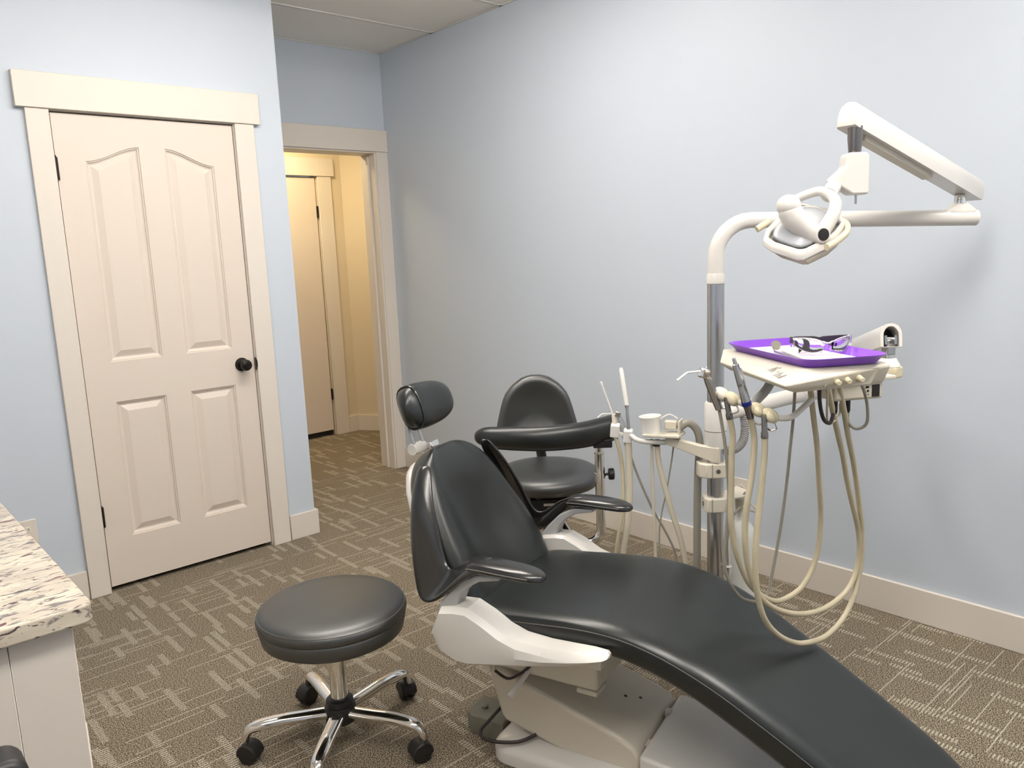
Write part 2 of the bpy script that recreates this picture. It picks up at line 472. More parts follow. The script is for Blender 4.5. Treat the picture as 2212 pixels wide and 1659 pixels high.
for P in PAN:
    prof = [(0, 0), (.003, .005), (.006, .005), (.009, .011), (.015, .014), (.020, .014), (.046, .003), (.048, .003)]
    rs = [[(x, YF + dy, z) for x, z in inset_panel(P, d)] for d, dy in prof]
    mb = MB(); mb.rings(rs, False)
    base = (len(rs) - 1) * len(P)
    if len(P) == 4:
        mb.f.append(tuple(base + k for k in range(4)))
    else:                                   # field under the curved top: strips down to the bottom edge
        last = rs[-1]; zb0 = last[0][2]; yb0 = last[0][1]; nb = len(mb.v); top_ = list(range(2, len(P)))
        for k in top_: mb.v.append((last[k][0], yb0, zb0))
        for q_ in range(len(top_) - 1):
            mb.f.append((base + top_[q_], base + top_[q_ + 1], nb + q_ + 1, nb + q_))
    mb.build('door_panel', 'door', door, smooth=True, angle=20)
for z in (1.829, .346):
    h = MB().lathe([(.0065, -.045), (.0065, .045)], (DX0 - .002, -.004, z), n=10).box(DX0 - .010, DX0 + .006, -.004, .001, z - .045, z + .045)
    h.lathe([(.003, .045), (.005, .048), (.002, .053)], (DX0 - .002, -.004, z), n=10)
    h.build('hinge', 'bronze', door, smooth=True)
kn = MB().lathe([(.033, 0), (.033, .004), (.030, .009), (.016, .012), (.0135, .030), (.020, .036), (.0265, .046), (.0275, .055), (.024, .064), (.014, .068), (.012, .066), (.003, .066)], (-1.393, YF, .937), (0, -1, 0), 28)
kn = kn.build('door_knob', 'bronze', door, smooth=True)
MB().lathe([(.010, 0), (.009, .003), (.003, .0035)], (-1.393, YF - .066, .937), (0, -1, 0), 16).build('lock_button', 'bronze', kn, smooth=True)
MB().prism([(-1.329, .905), (-1.3225, .925), (-1.3225, .945), (-1.329, .965)], -.0205, -.003).build('strike_plate', 'bronze', door)

# ------------------------------------------------------------------ cased opening to the hall
t2 = empty('trim_2'); struct(t2)
MB().box(-1.08, 0.0, YB - .025, YB, 2.082, 2.2162).build('head_casing', 'trim', t2, bevel=.002, seg=1)
MB().box(OX1, 0.0, YB - .020, YB, 0, 2.082).build('side_casing', 'trim', t2, bevel=.002, seg=1)
MB().box(WC + .002, OX0, YB - .020, YB, 0, 2.082).build('side_casing', 'trim', t2, bevel=.002, seg=1)
MB().box(OX1 - .012, OX1, YB - .012, YB + .15, 0, 2.085).box(OX0, OX0 + .012, YB - .012, YB + .15, 0, 2.085).box(OX0 + .012, OX1 - .012, YB - .012, YB + .15, 2.073, 2.085).build('jamb', 'trim', t2)
MB().box(OX1 - .024, OX1 - .012, YB + .055, YB + .068, 0, 2.073).build('door_stop', 'trim', t2)
# hall door
t3 = empty('trim_3'); struct(t3)
MB().box(-.8, .325, HY - .028, HY, 2.062, 2.198).build('head_casing', 'trim', t3, bevel=.002, seg=1)
MB().box(.180, .30, HY - .020, HY, 0, 2.062).build('side_casing', 'trim', t3, bevel=.002, seg=1)
MB().box(-.72, -.62, HY - .020, HY, 0, 2.062).build('side_casing', 'trim', t3, bevel=.002, seg=1)
d2 = empty('door_2'); struct(d2)
MB().box(-.615, .165, HY - .003, HY + .035, .045, 2.052).build('slab', 'door', d2, bevel=.002, seg=1)
MB().box(-.62, .178, HY + .035, HY + .06, 0, 2.06).build('shadow_gap', 'socket', d2)
for z in (1.79, .34):
    MB().lathe([(.0065, -.045), (.0065, .045)], (.170, HY - .008, z), n=10).box(.162, .178, HY - .006, HY - .003, z - .045, z + .045).build('hinge', 'bronze', d2, smooth=True)

# ------------------------------------------------------------------ wall outlets
def outlet(name, label):
    r = empty(name)
    MB().box(-.038, .038, -.006, 0, -.064, .064).build('cover_plate', 'trim', r, bevel=.003, seg=2)
    for s in (-1, 1):
        f = MB().lathe([(.0172, 0), (.0172, .0085), (.016, .0095)], (0, 0, .0195 * s), (0, -1, 0), 20).build('socket_face', 'trim', r, smooth=True)
        MB().box(-.0075, -.0055, -.0100, -.0094, .0195 * s + .001, .0195 * s + .009).box(.0055, .0075, -.0100, -.0094, .0195 * s + .001, .0195 * s + .009) \
            .lathe([(.003, 0), (.003, .0006)], (0, -.0094, .0195 * s - .007), (0, -1, 0), 10).build('slots', 'socket', f)
    MB().lathe([(.003, 0), (.002, .001)], (0, -.006, 0), (0, -1, 0), 10).build('screw', 'steel', r)
    tag(r, label, 'wall outlet'); return r
oo = outlet('wall_outlet', 'white duplex wall outlet behind the water bottle and steel post'); oo.location = (0, -1.868, .345); oo.rotation_euler = (0, 0, R(-90))
oo = outlet('wall_outlet', 'white wall outlet beside the panelled door behind the granite counter'); oo.location = (-2.372, 0, .345)

# ================================================================== DENTAL CHAIR (local x = towards the feet, y = across)
ch = empty('dental_chair', (-1.46, -2.06, 0), R(-72))
tag(ch, 'reclining dental patient chair with long black vinyl seat and white base', 'dental chair')
PR = [(-.06, .478), (.0, .484), (.1, .492), (.2, .503), (.3, .512), (.4, .507), (.5, .487), (.6, .448), (.7, .390), (.8, .328), (.9, .263), (1.0, .198), (1.08, .146), (1.14, .108), (1.215, .066)]
def prof_z(u):
    for (a, za), (b_, zb) in zip(PR, PR[1:]):
        if a <= u <= b_: return za + (zb - za) * (u - a) / (b_ - a)
    return PR[-1][1]
def seat_w(u):
    w = .252 if u < .55 else .252 - .034 * ((u - .55) / .62)
    if u > 1.04: w *= math.sqrt(max(0.03, 1 - ((u - 1.04) / .178) ** 2.3))
    if u < .02: w *= 1 - .10 * ((.02 - u) / .08) ** 2
    return w
us = [-.06, -.045, 0, .08, .16, .24, .32, .40, .48, .56, .64, .72, .80, .88, .96, 1.03, 1.09, 1.14, 1.18, 1.203, 1.215]
rs = []
for i, u in enumerate(us):
    w = seat_w(u); z = prof_z(u); du = .02
    sl = (prof_z(min(u + du, 1.215)) - prof_z(max(u - du, -.06))) / (min(u + du, 1.215) - max(u - du, -.06))
    nx, nz = -sl / math.hypot(1, sl), 1 / math.hypot(1, sl)
    th = .088 if u < .9 else .088 - .036 * (u - .9) / .315
    k = 1.0
    if i in (0, len(us) - 1): k = .55
    S = [(0, -.004), (.45 * w, -.002), (.78 * w, 0), (w - .022, -.004), (w - .005, -.013), (w, -.024), (w + .003, -.05), (w - .004, -.072), (w - .025, -th), (.5 * w, -th - .002), (0, -th - .002)]
    ring = [(y, d) for y, d in S] + [(-y, d) for y, d in reversed(S[1:-1])]
    mid = -th / 2
    rs.append([(u + nx * (mid + (d - mid) * k), y * (1 if k == 1 else .97), z + nz * (mid + (d - mid) * k)) for y, d in ring])
seat = MB().rings(rs).build('seat_cushion', 'vinyl', ch, sub=2)
for sgn in (-1, 1):
    path = []
    for u in us[1:-2]:
        w = seat_w(u); path.append((u, sgn * (w + .0005), prof_z(u) - .0235))
    MB().tube(path, .0015, 6, smooth=3).build('seam_piping', 'thread', seat, smooth=True)

# backrest
T = Vector((-.48, 0, .877)); Nn = Vector((.877, 0, .48)); P0 = Vector((-.02, 0, .44)); Yv = Vector((0, 1, 0))
BW = [(-.03, .222), (.0, .228), (.07, .234), (.14, .234), (.22, .226), (.30, .208), (.36, .188), (.41, .162), (.45, .128), (.475, .09), (.487, .05)]
rs = []
for i, (s, w) in enumerate(BW):
    k = 1.0 if s < .44 else (.9 if s < .47 else (.72 if s < .48 else .45))
    hollow = .046 * math.sin(min(1, max(0, (s + .02) / .40)) * math.pi)
    S = [(0, -hollow), (.35 * w, -hollow * .75), (.62 * w, -.002), (.80 * w, .010), (.93 * w, -.002), (w, -.026), (w + .004, -.055), (w - .012, -.085), (w * .8, -.098), (.4 * w, -.10), (0, -.10)]
    ring = S + [(-y, d) for y, d in reversed(S[1:-1])]
    lum = .012 * math.exp(-((s - .12) / .10) ** 2)
    rs.append([P0 + T * s + Yv * y + Nn * (-.05 + (d + .05) * k + lum) for y, d in ring])
MB().rings(rs).build('backrest', 'vinyl', ch, sub=2)
# white shell behind the backrest
rs = []
for s, w in ((.06, .18), (.12, .205), (.22, .20), (.32, .178), (.40, .148), (.45, .112), (.47, .07)):
    S = [(-w, -.085), (w, -.085), (w + .004, -.105), (w * .8, -.128), (-w * .8, -.128), (-w - .004, -.105)]
    rs.append([P0 + T * s + Yv * y + Nn * d for y, d in S])
MB().rings(rs).build('back_shell', 'white', ch, bevel=.008, seg=2)
# headrest
hc = Vector((-.335, 0, .972)); ht = Vector((-.34, 0, .94)); hn = Vector((.94, 0, .34))
rs = []
N_ = 22
for i in range(13):
    q = -1 + 2 * i / 12
    y = .118 * q
    g = max(.02, (1 - abs(q) ** 3.2)) ** .5
    hh = .070 * g * (1 - .10 * q); th = .046 * g
    fwd = .018 * q * q
    ring = []
    for k in range(N_):
        a = 2 * math.pi * k / N_
        ca, sa = math.cos(a), math.sin(a)
        ring.append(hc + Yv * y + ht * (hh * math.copysign(abs(sa) ** .75, sa)) + hn * (fwd + th * math.copysign(abs(ca) ** .75, ca)))
    rs.append(ring)
hd = MB().rings(rs).build('headrest', 'vinyl', ch, sub=1)
path = []
for k in range(N_ + 1):
    a = 2 * math.pi * k / N_; ca, sa = math.cos(a), math.sin(a)
    q = -.62; g = (1 - abs(q) ** 3.2) ** .5
    path.append(hc + Yv * (.118 * q) + ht * (.0705 * g * 1.06 * math.copysign(abs(sa) ** .75, sa)) + hn * (.018 * q * q + .0465 * g * math.copysign(abs(ca) ** .75, ca)))
MB().tube(path, .0028, 6).build('seam_piping', 'vinyl_glossy', hd, smooth=True)
for y in (-.022, .022):
    MB().obox((-.372, y, .872), ht, Yv, hn, .055, .006, .003).build('headrest_bar', 'steel', ch, bevel=.002)
MB().lathe([(.017, -.030), (.019, -.026), (.019, .026), (.017, .030)], (-.368, -.0, .832), (0, 1, 0), 18).build('tilt_joint', 'white', ch, smooth=True)
MB().obox((-.345, .045, .835), (0, 1, 0), ht, hn, .022, .010, .012).build('headrest_clamp', 'chrome', ch, bevel=.003)

# arms: pad, sling flap and casting on both sides
for sg in (1, -1):        # -1 is the side towards the round stool
    rs = []
    for u, w, zt, th in ((.0, .026, .634, .024), (.02, .035, .642, .030), (.05, .039, .646, .031), (.10, .040, .647, .030), (.16, .039, .645, .028), (.195, .034, .640, .024), (.214, .023, .634, .016), (.222, .010, .630, .009)):
        S = [(0, 0), (.6 * w, -.001), (w * .92, -.006), (w, -.016), (w * .92, -th), (.5 * w, -th - .002), (0, -th - .002)]
        ring = S + [(-y, d) for y, d in reversed(S[1:-1])]
        rs.append([(u, sg * .29 + y, zt + d) for y, d in ring])
    pad = MB().rings(rs).build('arm_pad', 'vinyl_glossy', ch, sub=2)
    pth = [(u, sg * .29 - w, z) for u, w, z in ((.01, .032, .624), (.06, .039, .629), (.13, .040, .629), (.19, .034, .627))]
    MB().tube(pth, .002, 6, smooth=3).build('seam_piping', 'thread', pad, smooth=True)
    A_ = [(-.205, .150, .838), (-.170, .205, .755), (-.130, .232, .665), (-.108, .245, .600), (-.085, .256, .578), (-.050, .262, .600), (-.012, .262, .631), (.03, .262, .641), (.07, .264, .641)]
    B_ = [(-.245, .150, .835), (-.243, .205, .755), (-.230, .238, .640), (-.205, .262, .540), (-.182, .278, .472), (-.110, .306, .500), (-.040, .324, .560), (.02, .329, .610), (.07, .327, .626)]
    rows = []
    for q, bulge in ((0, 0), (.33, .016), (.66, .018), (1, 0)):
        row = []
        for i, (a_, b_) in enumerate(zip(A_, B_)):
            p = Vector(a_).lerp(Vector(b_), q)
            f_ = 1.0 if i < 3 else (.25 if i in (4, 5) else .5)
            p.y += bulge * f_
            if i in (4, 5): p.z += -.012 * math.sin(q * math.pi)
            if i > 6: p.z += .008 * math.sin(q * math.pi)
            row.append((p.x, sg * p.y, p.z))
        rows.append(row)
    MB().rings(rows, cap=False, closed=False).build('arm_sling', 'vinyl_glossy', ch, solid=.014, sub=2)
    poly = [(-.098, .478), (-.045, .478), (-.036, .505), (-.020, .542), (.002, .566), (.038, .588), (.10, .602), (.10, .612), (.03, .606), (-.02, .580), (-.06, .540), (-.088, .508)]
    y0, y1 = sg * .264, sg * .309
    MB().prism(poly, min(y0, y1), max(y0, y1)).build('arm_support', 'armgrey', ch, bevel=.010, seg=3)
    mb = MB()
    # stations along the casting: (u, z bottom, z top, y inner, y outer)
    ST = [(-.116, .415, .428, .262, .318), (-.098, .388, .470, .250, .330), (-.080, .372, .503, .245, .334), (-.035, .357, .513, .244, .336), (.004, .356, .516, .244, .336),
          (.050, .366, .497, .244, .336), (.100, .376, .470, .245, .335), (.150, .386, .455, .246, .334), (.220, .400, .452, .248, .331), (.290, .417, .457, .252, .326), (.345, .432, .463, .258, .320), (.378, .443, .465, .266, .312), (.388, .451, .462, .276, .302)]
    rs = []
    for u, z0, z1, ya, yb in ST:
        c_ = min(.016, (z1 - z0) * .42); e_ = .020
        R_ = [(ya, z0 + c_ * .5), (ya + .008, z0), (yb - e_, z0), (yb - .006, z0 + c_ * .6), (yb, z0 + (z1 - z0) * .42), (yb - .004, z1 - c_), (yb - e_, z1 - .002), (ya + .010, z1), (ya, z1 - c_ * .5)]
        rs.append([(u, sg * y, z) for y, z in R_])
    mb.rings(rs).build('side_bracket', 'white', ch, bevel=.004, seg=2, angle=24)

# under-structure
MB().box(-.02, .29, -.15, .06, .262, .402).build('seat_frame', 'cream', ch, bevel=.008)
MB().box(.23, .29, -.152, -.09, .248, .262).build('frame_foot', 'cream', ch, bevel=.003)
MB().box(.22, .45, .0, .13, .306, .345).box(.30, .32, .02, .11, .345, .41).build('limit_plate', 'cream', ch, bevel=.006)
MB().box(-.10, .34, -.235, .235, .378, .402).build('seat_pan', 'beige', ch, bevel=.004)
MB().lathe([(.006, 0), (.006, .004)], (.14, -.150, .325), (0, -1, 0), 10).build('bolt', 'chrome', ch, smooth=True)
MB().lathe([(.016, 0), (.020, .004), (.020, .012), (.013, .014), (.013, .024)], (-.030, -.165, .275), (0, -1, 0), 18).build('pivot_cap', 'cream', ch, smooth=True)
MB().tube([(.085, -.150, .275), (.08, -.20, .258), (.07, -.235, .238)], [.007, .0075, .008], 10).build('release_lever', 'white', ch, smooth=True)
MB().tube([(-.012, -.172, .262), (.03, -.175, .250), (.065, -.165, .268), (.09, -.15, .29)], .004, 8, smooth=4).build('cable', 'cable', ch, smooth=True)
poly = [(-.055, .262), (-.030, .168), (-.012, .112), (.0, .098), (.29, .030), (.36, .030), (.405, .070), (.408, .105), (.392, .130), (.349, .150), (.03, .240), (-.02, .266)]
MB().prism(poly, -.15, .15).build('lift_arm_cover', 'beige', ch, bevel=.012, seg=3)
MB().box(.405, .420, .05, .07, .112, .130).build('bracket_tab', 'beige', ch)
MB().box(.405, .440, -.11, -.08, .118, .121).build('bracket_tab', 'beige', ch)
for x, y in ((.30, .02), (.335, .045)):
    MB().lathe([(.005, -.004), (.005, .0006)], (x, y, .240 - (x - .03) * .282), (.27, 0, .96), 10).build('screw_hole', 'socket', ch)
poly = [(.41, .012), (.41, .124), (.45, .120), (.60, .098), (.72, .070), (.80, .030), (.805, .012)]
MB().prism(poly, -.165, .165).build('front_cover', 'white', ch, bevel=.016, seg=3)
P = rrect(-.03, .84, -.205, .205, .06, 6)
MB().rings([[(x, y, 0) for x, y in P], [(x, y, .040) for x, y in P], [(x, y, .055) for x, y in offset_poly(P, .012)], [(x, y, .066) for x, y in offset_poly(P, .055)]]).build('base_plate', 'white', ch, bevel=.006, seg=2)
fx, fy = -.115, -.07
P = [(fx - .05, fy - .03), (fx - .02, fy - .05), (fx + .085, fy - .05), (fx + .085, fy + .06), (fx - .05, fy + .06)]
an = MB().prism(P, 0, .062, 'z').build('floor_anchor', 'gunmetal', ch, bevel=.004)
MB().lathe([(.011, 0), (.011, .008), (.007, .010)], (fx - .005, fy + .0, .062), n=6).build('bolt', 'gunmetal', an)
MB().tube([(-.02, -.10, .13), (-.05, -.15, .09), (-.06, -.19, .072), (-.02, -.215, .070), (.06, -.19, .074), (.10, -.15, .085)], .005, 8, smooth=5).build('power_cable', 'cable', ch, smooth=True)

# ================================================================== INSTRUMENT POST
PX, PY = -.870, -2.315
post = empty('instrument_post', (PX, PY, 0))
tag(post, 'upright brushed steel post with white collar behind the dental chair seat', 'post')
MB().lathe([(.0255, 0), (.0255, 1.31)], n=28).build('steel_tube', 'steel', post, smooth=True)
MB().lathe([(.11, 0), (.11, .012), (.05, .02), (.03, .03)], n=28).build('floor_flange', 'white', post, smooth=True)
c = MB().lathe([(.026, .790), (.029, .790), (.033, .822), (.034, .838), (.034, .930), (.0305, .936), (.026, .936)], n=28).build('white_collar', 'white', post, smooth=True)
MB().lathe([(.0343, .845), (.0343, .8465)], n=28).build('joint_line', 'black', c)
camr = Vector((.744, -.668, 0)); back = Vector((.668, .744, 0))
def PC(r, t, z): return camr * r - back * t + Vector((0, 0, z))     # r along the wall side, t towards the chair
for zc, P, sr in ((.722, [(-.036, .034), (.026, .036), (.036, .018), (.036, -.03), (-.03, -.036), (-.056, -.022), (-.056, .014)], .002),
                  (.610, [(-.030, .034), (.022, .034), (.040, .018), (.040, -.03), (-.03, -.036), (-.038, -.02), (-.038, .02)], -.05)):
    cl = MB().rings([[PC(r, t, zc - .023) for r, t in P], [PC(r, t, zc + .023) for r, t in P]]).build('clamp', 'cream', post, bevel=.004)
    MB().lathe([(.0070, 0), (.0070, .002), (.0040, .002), (.0035, .0005)], PC(.0 if sr > 0 else -.038, .035 if sr > 0 else 0.0, zc), -back if sr > 0 else -camr, 14).build('clamp_screw', 'darksteel', cl, smooth=True)
    MB().obox(PC(-.018, .0352, zc), camr, back, (0, 0, 1), .0009, .0012, .0225).build('clamp_split', 'print', cl)
br = MB()
br.rings([[PC(r, t, z) for r, t in ((.030, .032), (.100, .012), (.118, -.04), (.095, -.095), (.040, -.05))] for z in (.629, .633)])
br.rings([[PC(r, t, z) for r, t in ((.030, .032), (.055, .025), (.055, .021), (.030, .028))] for z in (.604, .630)])
br = br.build('bottle_bracket', 'cream', post, bevel=.001)
for r, t in ((.062, -.03), (.100, -.02), (.092, -.004)):
    MB().lathe([(.005, 0), (.004, .002)], PC(r, t, .633), n=10).build('bracket_screw', 'darksteel', br)

# water bottle hanging from the bracket
bt = empty('water_bottle', (-.757, -2.338, 0))
tag(bt, 'milky white plastic water bottle hanging from bracket on the steel post', 'bottle')
MB().lathe([(.0, .185), (.042, .185), (.049, .195), (.050, .30), (.050, .470), (.046, .492), (.033, .515), (.019, .530), (.017, .545), (.017, .585)], n=28).build('body', 'milky', bt, smooth=True)
MB().lathe([(.0195, .565), (.0205, .570), (.0205, .603), (.018, .604)], n=20).build('cap', 'cream', bt, smooth=True)
# thin coiled lines round the bottle neck and down the post
tb = MB().tube([(-.810, -2.375, .595), (-.775, -2.392, .575), (-.735, -2.385, .565), (-.712, -2.352, .570), (-.722, -2.325, .588), (-.75, -2.33, .60)], .0035, 8, smooth=6).build('water_line', 'hose_pale', smooth=True)
tag(tb, 'thin pale water line looped around the white bottle neck', 'tube')
tb = MB().tube([(-.842, -2.388, .605), (-.868, -2.372, .570), (-.875, -2.362, .50), (-.862, -2.355, .43), (-.852, -2.350, .38), (-.852, -2.352, .30), (-.842, -2.355, .20), (-.835, -2.36, .05), (-.835, -2.36, .02)], .004, 8, smooth=5).build('air_line', 'hose_grey', smooth=True)
tag(tb, 'thin grey line running down against the steel post', 'tube')
tb = MB().lathe([(.010, -.002), (.012, 0), (.010, .003)], (-.857, -2.354, .405), n=12).build('cable_tie', 'white', smooth=True)
tag(tb, 'small white cable tie gathering thin lines on the steel post', 'cable tie')

# ================================================================== OPERATORY LIGHT
lt = empty('operatory_light', (PX, PY, 1.31))
tag(lt, 'white dental operatory light hanging from jointed arm on the steel post', 'dental light')
def W2(p, o): return tuple(p[i] - o[i] for i in range(3))
LO = (PX, PY, 1.31)
END = (-.302, -2.835, 1.463)
dirh = Vector((END[0] - PX, END[1] - PY, 0)).normalized()
zt = 1.483
path = [(PX, PY, 1.300), (PX, PY, 1.372)]
rb = .105
for k in range(0, 9):
    a = math.pi / 2 * k / 8
    path.append((PX + dirh.x * rb * (1 - math.cos(a)), PY + dirh.y * rb * (1 - math.cos(a)), zt - rb + rb * math.sin(a)))
path.append(END)
tubeo = MB().tube([W2(p, LO) for p in path], .0235, 24, smooth=0).build('swing_arm', 'white', lt, smooth=True)
MB().lathe([(.0245, -.012), (.027, -.010), (.027, .012), (.0245, .020)], (0, 0, 0), n=24).build('post_sleeve', 'white', lt, smooth=True)
PV = Vector((-.335, -2.800, 1.466))
bl = MB()
ring0 = rrect(-.042, .042, -.022, .022, .01, 3); ring1 = rrect(-.020, .020, -.016, .016, .008, 3)
ax = dirh; ay = Vector((-dirh.y, dirh.x, 0))
bl.rings([[PV + ax * a + ay * b_ + Vector((0, 0, .012)) for a, b_ in ring0], [PV + ax * a + ay * b_ + Vector((0, 0, .020)) for a, b_ in ring0], [PV + ax * a + ay * b_ + Vector((0, 0, .040)) for a, b_ in ring1]])
bl.v = [W2(p, LO) for p in bl.v]
bl.build('pivot_block', 'white', lt, bevel=.002)
MB().lathe([(.017, .036), (.016, .060), (.014, .066)], W2(PV, LO), n=20).build('pivot_pin', 'chrome', lt, smooth=True)
# spring arm: rounded channel from the pivot up to the head
A0 = Vector((-.262, -2.815, 1.540)); A1 = Vector((-.950, -2.745, 1.716))
d = (A1 - A0).normalized(); sx = Vector((0, 0, 1)).cross(d).normalized(); uz = d.cross(sx).normalized()
sec = [(-.026, -.026), (.026, -.026), (.027, -.005), (.0255, .012), (.020, .026), (.010, .034), (0, .036), (-.010, .034), (-.020, .026), (-.0255, .012), (-.027, -.005)]
rs = []
for t, k, drop in ((-.012, .55, 0), (-.006, .85, 0), (.004, 1, 0), (.5, 1, 0), (.985, 1, 0), (.997, .92, 0), (1.0, .75, 0)):
    c = A0.lerp(A1, t)
    sc = 1.06 - .02 * t
    rs.append([W2(c + sx * (a * k * sc) + uz * (b_ * k * sc), LO) for a, b_ in sec])
MB().rings(rs).build('spring_arm', 'white', lt, smooth=True, angle=50)
# inner rail seen under the channel
rs = []
for t in (.10, .60):
    c = A0.lerp(A1, 1 - t) - uz * .030
    rs.append([W2(c + sx * a + uz * b_, LO) for a, b_ in ((-.014, -.012), (.014, -.012), (.014, .010), (-.014, .010))])
MB().rings(rs).build('spring_rail', 'cream', lt, bevel=.002)
K = Vector((-.930, -2.757, 1.69))
MB().lathe([(.013, -.070), (.0145, -.066), (.018, -.030), (.018, .0)], W2(K, LO), n=20).build('yoke_pin', 'darksteel', lt, smooth=True)
# elbow block under the pin
kb = MB()
camr = Vector((.744, -.668, 0))      # sideways direction the block is broad in
back = Vector((.668, .744, 0))
outl = [(-.028, -.004), (-.022, .004), (.022, .004), (.028, -.004), (.030, -.095), (.024, -.098), (-.012, -.098), (-.058, -.066), (-.064, -.060), (-.030, -.030)]
c0 = Vector((-.930, -2.757, 1.622))
kb.rings([[W2(c0 + camr * a + Vector((0, 0, b_)) + back * t, LO) for a, b_ in outl] for t in (-.024, .024)])
kb.build('elbow_block', 'white', lt, bevel=.009, seg=3)
MB().lathe([(.003, -.022), (.003, 0)], W2(c0 + camr * .006 + Vector((0, 0, -.098)), LO), n=10).build('stop_pin', 'steel', lt, smooth=True)
nk0 = c0 + camr * -.047 + Vector((0, 0, -.070)); nk1 = Vector((-1.022, -2.738, 1.524))
MB().tube([W2(nk0, LO), W2(nk1, LO)], .019, 18).build('neck', 'white', lt, smooth=True)
# yoke: curved arm on both sides of the head
def LP(a, b_, z): # a = sideways (image right), b = depth away, z up, relative to the head centre
    return W2(Vector((-1.065, -2.705, 1.445)) + camr * a + back * b_ + Vector((0, 0, z)), LO)
yk = [LP(.022, -.042, -.012), LP(.040, -.036, .012), LP(.056, -.028, .036), LP(.064, -.016, .060), LP(.056, .000, .080), LP(.036, .018, .090), LP(.0, .036, .080), LP(-.030, .048, .064), (LP(-.05, .052, .05))]
MB().tube(yk, [.019, .018, .017, .0165, .0165, .016, .015, .0145, .014], 14, smooth=5, flat=.74).build('yoke', 'white', lt, smooth=True)
# bulb housing: rounded capsule running down to the black-capped pivot
MB().tube([LP(-.058, -.030, .064), LP(-.057, -.030, .058), LP(-.052, -.030, .044), LP(-.040, -.031, .024), LP(-.016, -.033, .002), LP(.008, -.036, -.016), LP(.016, -.037, -.021)],
          [.010, .022, .028, .029, .025, .023, .021], 20, smooth=5).build('lamp_housing', 'white', lt, smooth=True)
MB().ell(LP(-.055, -.030, .056), (.029, 0, 0), (0, .029, 0), (0, 0, .027)).build('housing_dome', 'white', lt, smooth=True)
pc = Vector(LP(.018, -.056, -.016)); pdir = (-back + camr * .25)
pv = MB().lathe([(.021, -.022), (.022, 0), (.019, .004)], pc, pdir, 22).build('pivot_hub', 'white', lt, smooth=True)
MB().lathe([(.0150, .003), (.0145, .0062), (.010, .0070)], pc, pdir, 22).build('pivot_cap', 'black', pv, smooth=True)
# reflector frame, lens and shield: the rim plane tips up towards the wall
def RP(a, b_, h): return LP(a, b_, h - .0106 + a * .184 + b_ * .68)
RIM = [(-.104, .004), (-.092, -.022), (-.045, -.066), (-.030, -.070), (.03, -.052), (.065, -.030), (.098, .0), (.080, .045), (.045, .075), (.0, .085), (-.05, .062), (-.090, .030)]
def ringof(k, h, da=0.0): return [RP(a * k + da, b_ * k, h) for a, b_ in RIM]
MB().rings([ringof(.98, .011), ringof(1.02, .004), ringof(1.0, -.012), ringof(.90, -.012), ringof(.86, .004), ringof(.90, .012), ringof(.98, .011)], cap=False).build('rim', 'white', lt, bevel=.003)
MB().rings([ringof(.90, .0), ringof(.80, .014), ringof(.62, .030), ringof(.42, .040), ringof(.2, .044)]).build('reflector', 'frost', lt, sub=1)
MB().rings([ringof(.96, -.010), ringof(.93, -.020, .006), ringof(.84, -.032, .010), ringof(.80, -.034, .010)]).build('front_shield', 'shield', lt, bevel=.003)
for pts in ([(.016, -.088, -.046), (.048, -.064, -.034), (.084, -.034, -.014), (.098, -.008, .004), (.091, .016, .018), (.072, .035, .024)], [(-.108, .045, .004), (-.092, .05, .013), (-.074, .056, .022)]):
    MB().tube([LP(*p) for p in pts], [.0088] * len(pts), 10, smooth=5, flat=.8).build('handle', 'ivory', lt, smooth=True)
MB().tube([LP(.005, .085, .055), LP(.020, .085, .062), LP(.050, .070, .050)], .0035, 8, smooth=4).build('vent_guard', 'white', lt, smooth=True)

# ================================================================== DELIVERY UNIT (local x = towards knob panel, y = away from logo side)
TX, TY = -1.11, -2.72
du = empty('delivery_unit', (TX, TY, 0), R(-121))
tag(du, 'cream dental delivery unit with knob panel and jointed arm under purple tray', 'dental unit')
def H(p):   # world -> local of the delivery unit
    a = R(-121); x, y = p[0] - TX, p[1] - TY
    return (x * math.cos(a) + y * math.sin(a), -x * math.sin(a) + y * math.cos(a), p[2])
def HW(a, b_, z):
    t = R(-121); return (TX + a * math.cos(t) - b_ * math.sin(t), TY + a * math.sin(t) + b_ * math.cos(t), z)
ZT = 1.137
# body: top face, sloped logo face on -y side, panel on +x side
top = [(-.195, -.112), (.200, -.112), (.188, .105), (-.195, .105)]
lip = [(-.160, -.162), (.232, -.176), (.196, .108), (-.195, .108)]
bot = [(-.13, -.13), (.205, -.128), (.180, .095), (-.18, .095)]
rs = [[(x, y, ZT) for x, y in top]]
mb = MB()
mb.add([(x, y, ZT) for x, y in top] + [(-.156, -.140, 1.108), (.230, -.172, 1.108), (.196, .108, 1.131), (-.195, .108, 1.131)]
       + [(-.150, -.133, 1.100), (.222, -.164, 1.098), (.188, .098, 1.095), (-.18, .098, 1.095)]
       + [(-.14, -.12, 1.090), (.200, -.130, 1.086), (.180, .09, 1.086), (-.17, .09, 1.088)],
       [(0, 1, 2, 3)] + [(4 * r + i, 4 * r + 4 + i, 4 * r + 4 + (i + 1) % 4, 4 * r + (i + 1) % 4) for r in range(3) for i in range(4) if (r, i) != (0, 0)] + [(0, 4, 5), (0, 5, 1)] + [(15, 14, 13, 12)])
body = mb.build('body', 'cream', du, bevel=.006, seg=2)
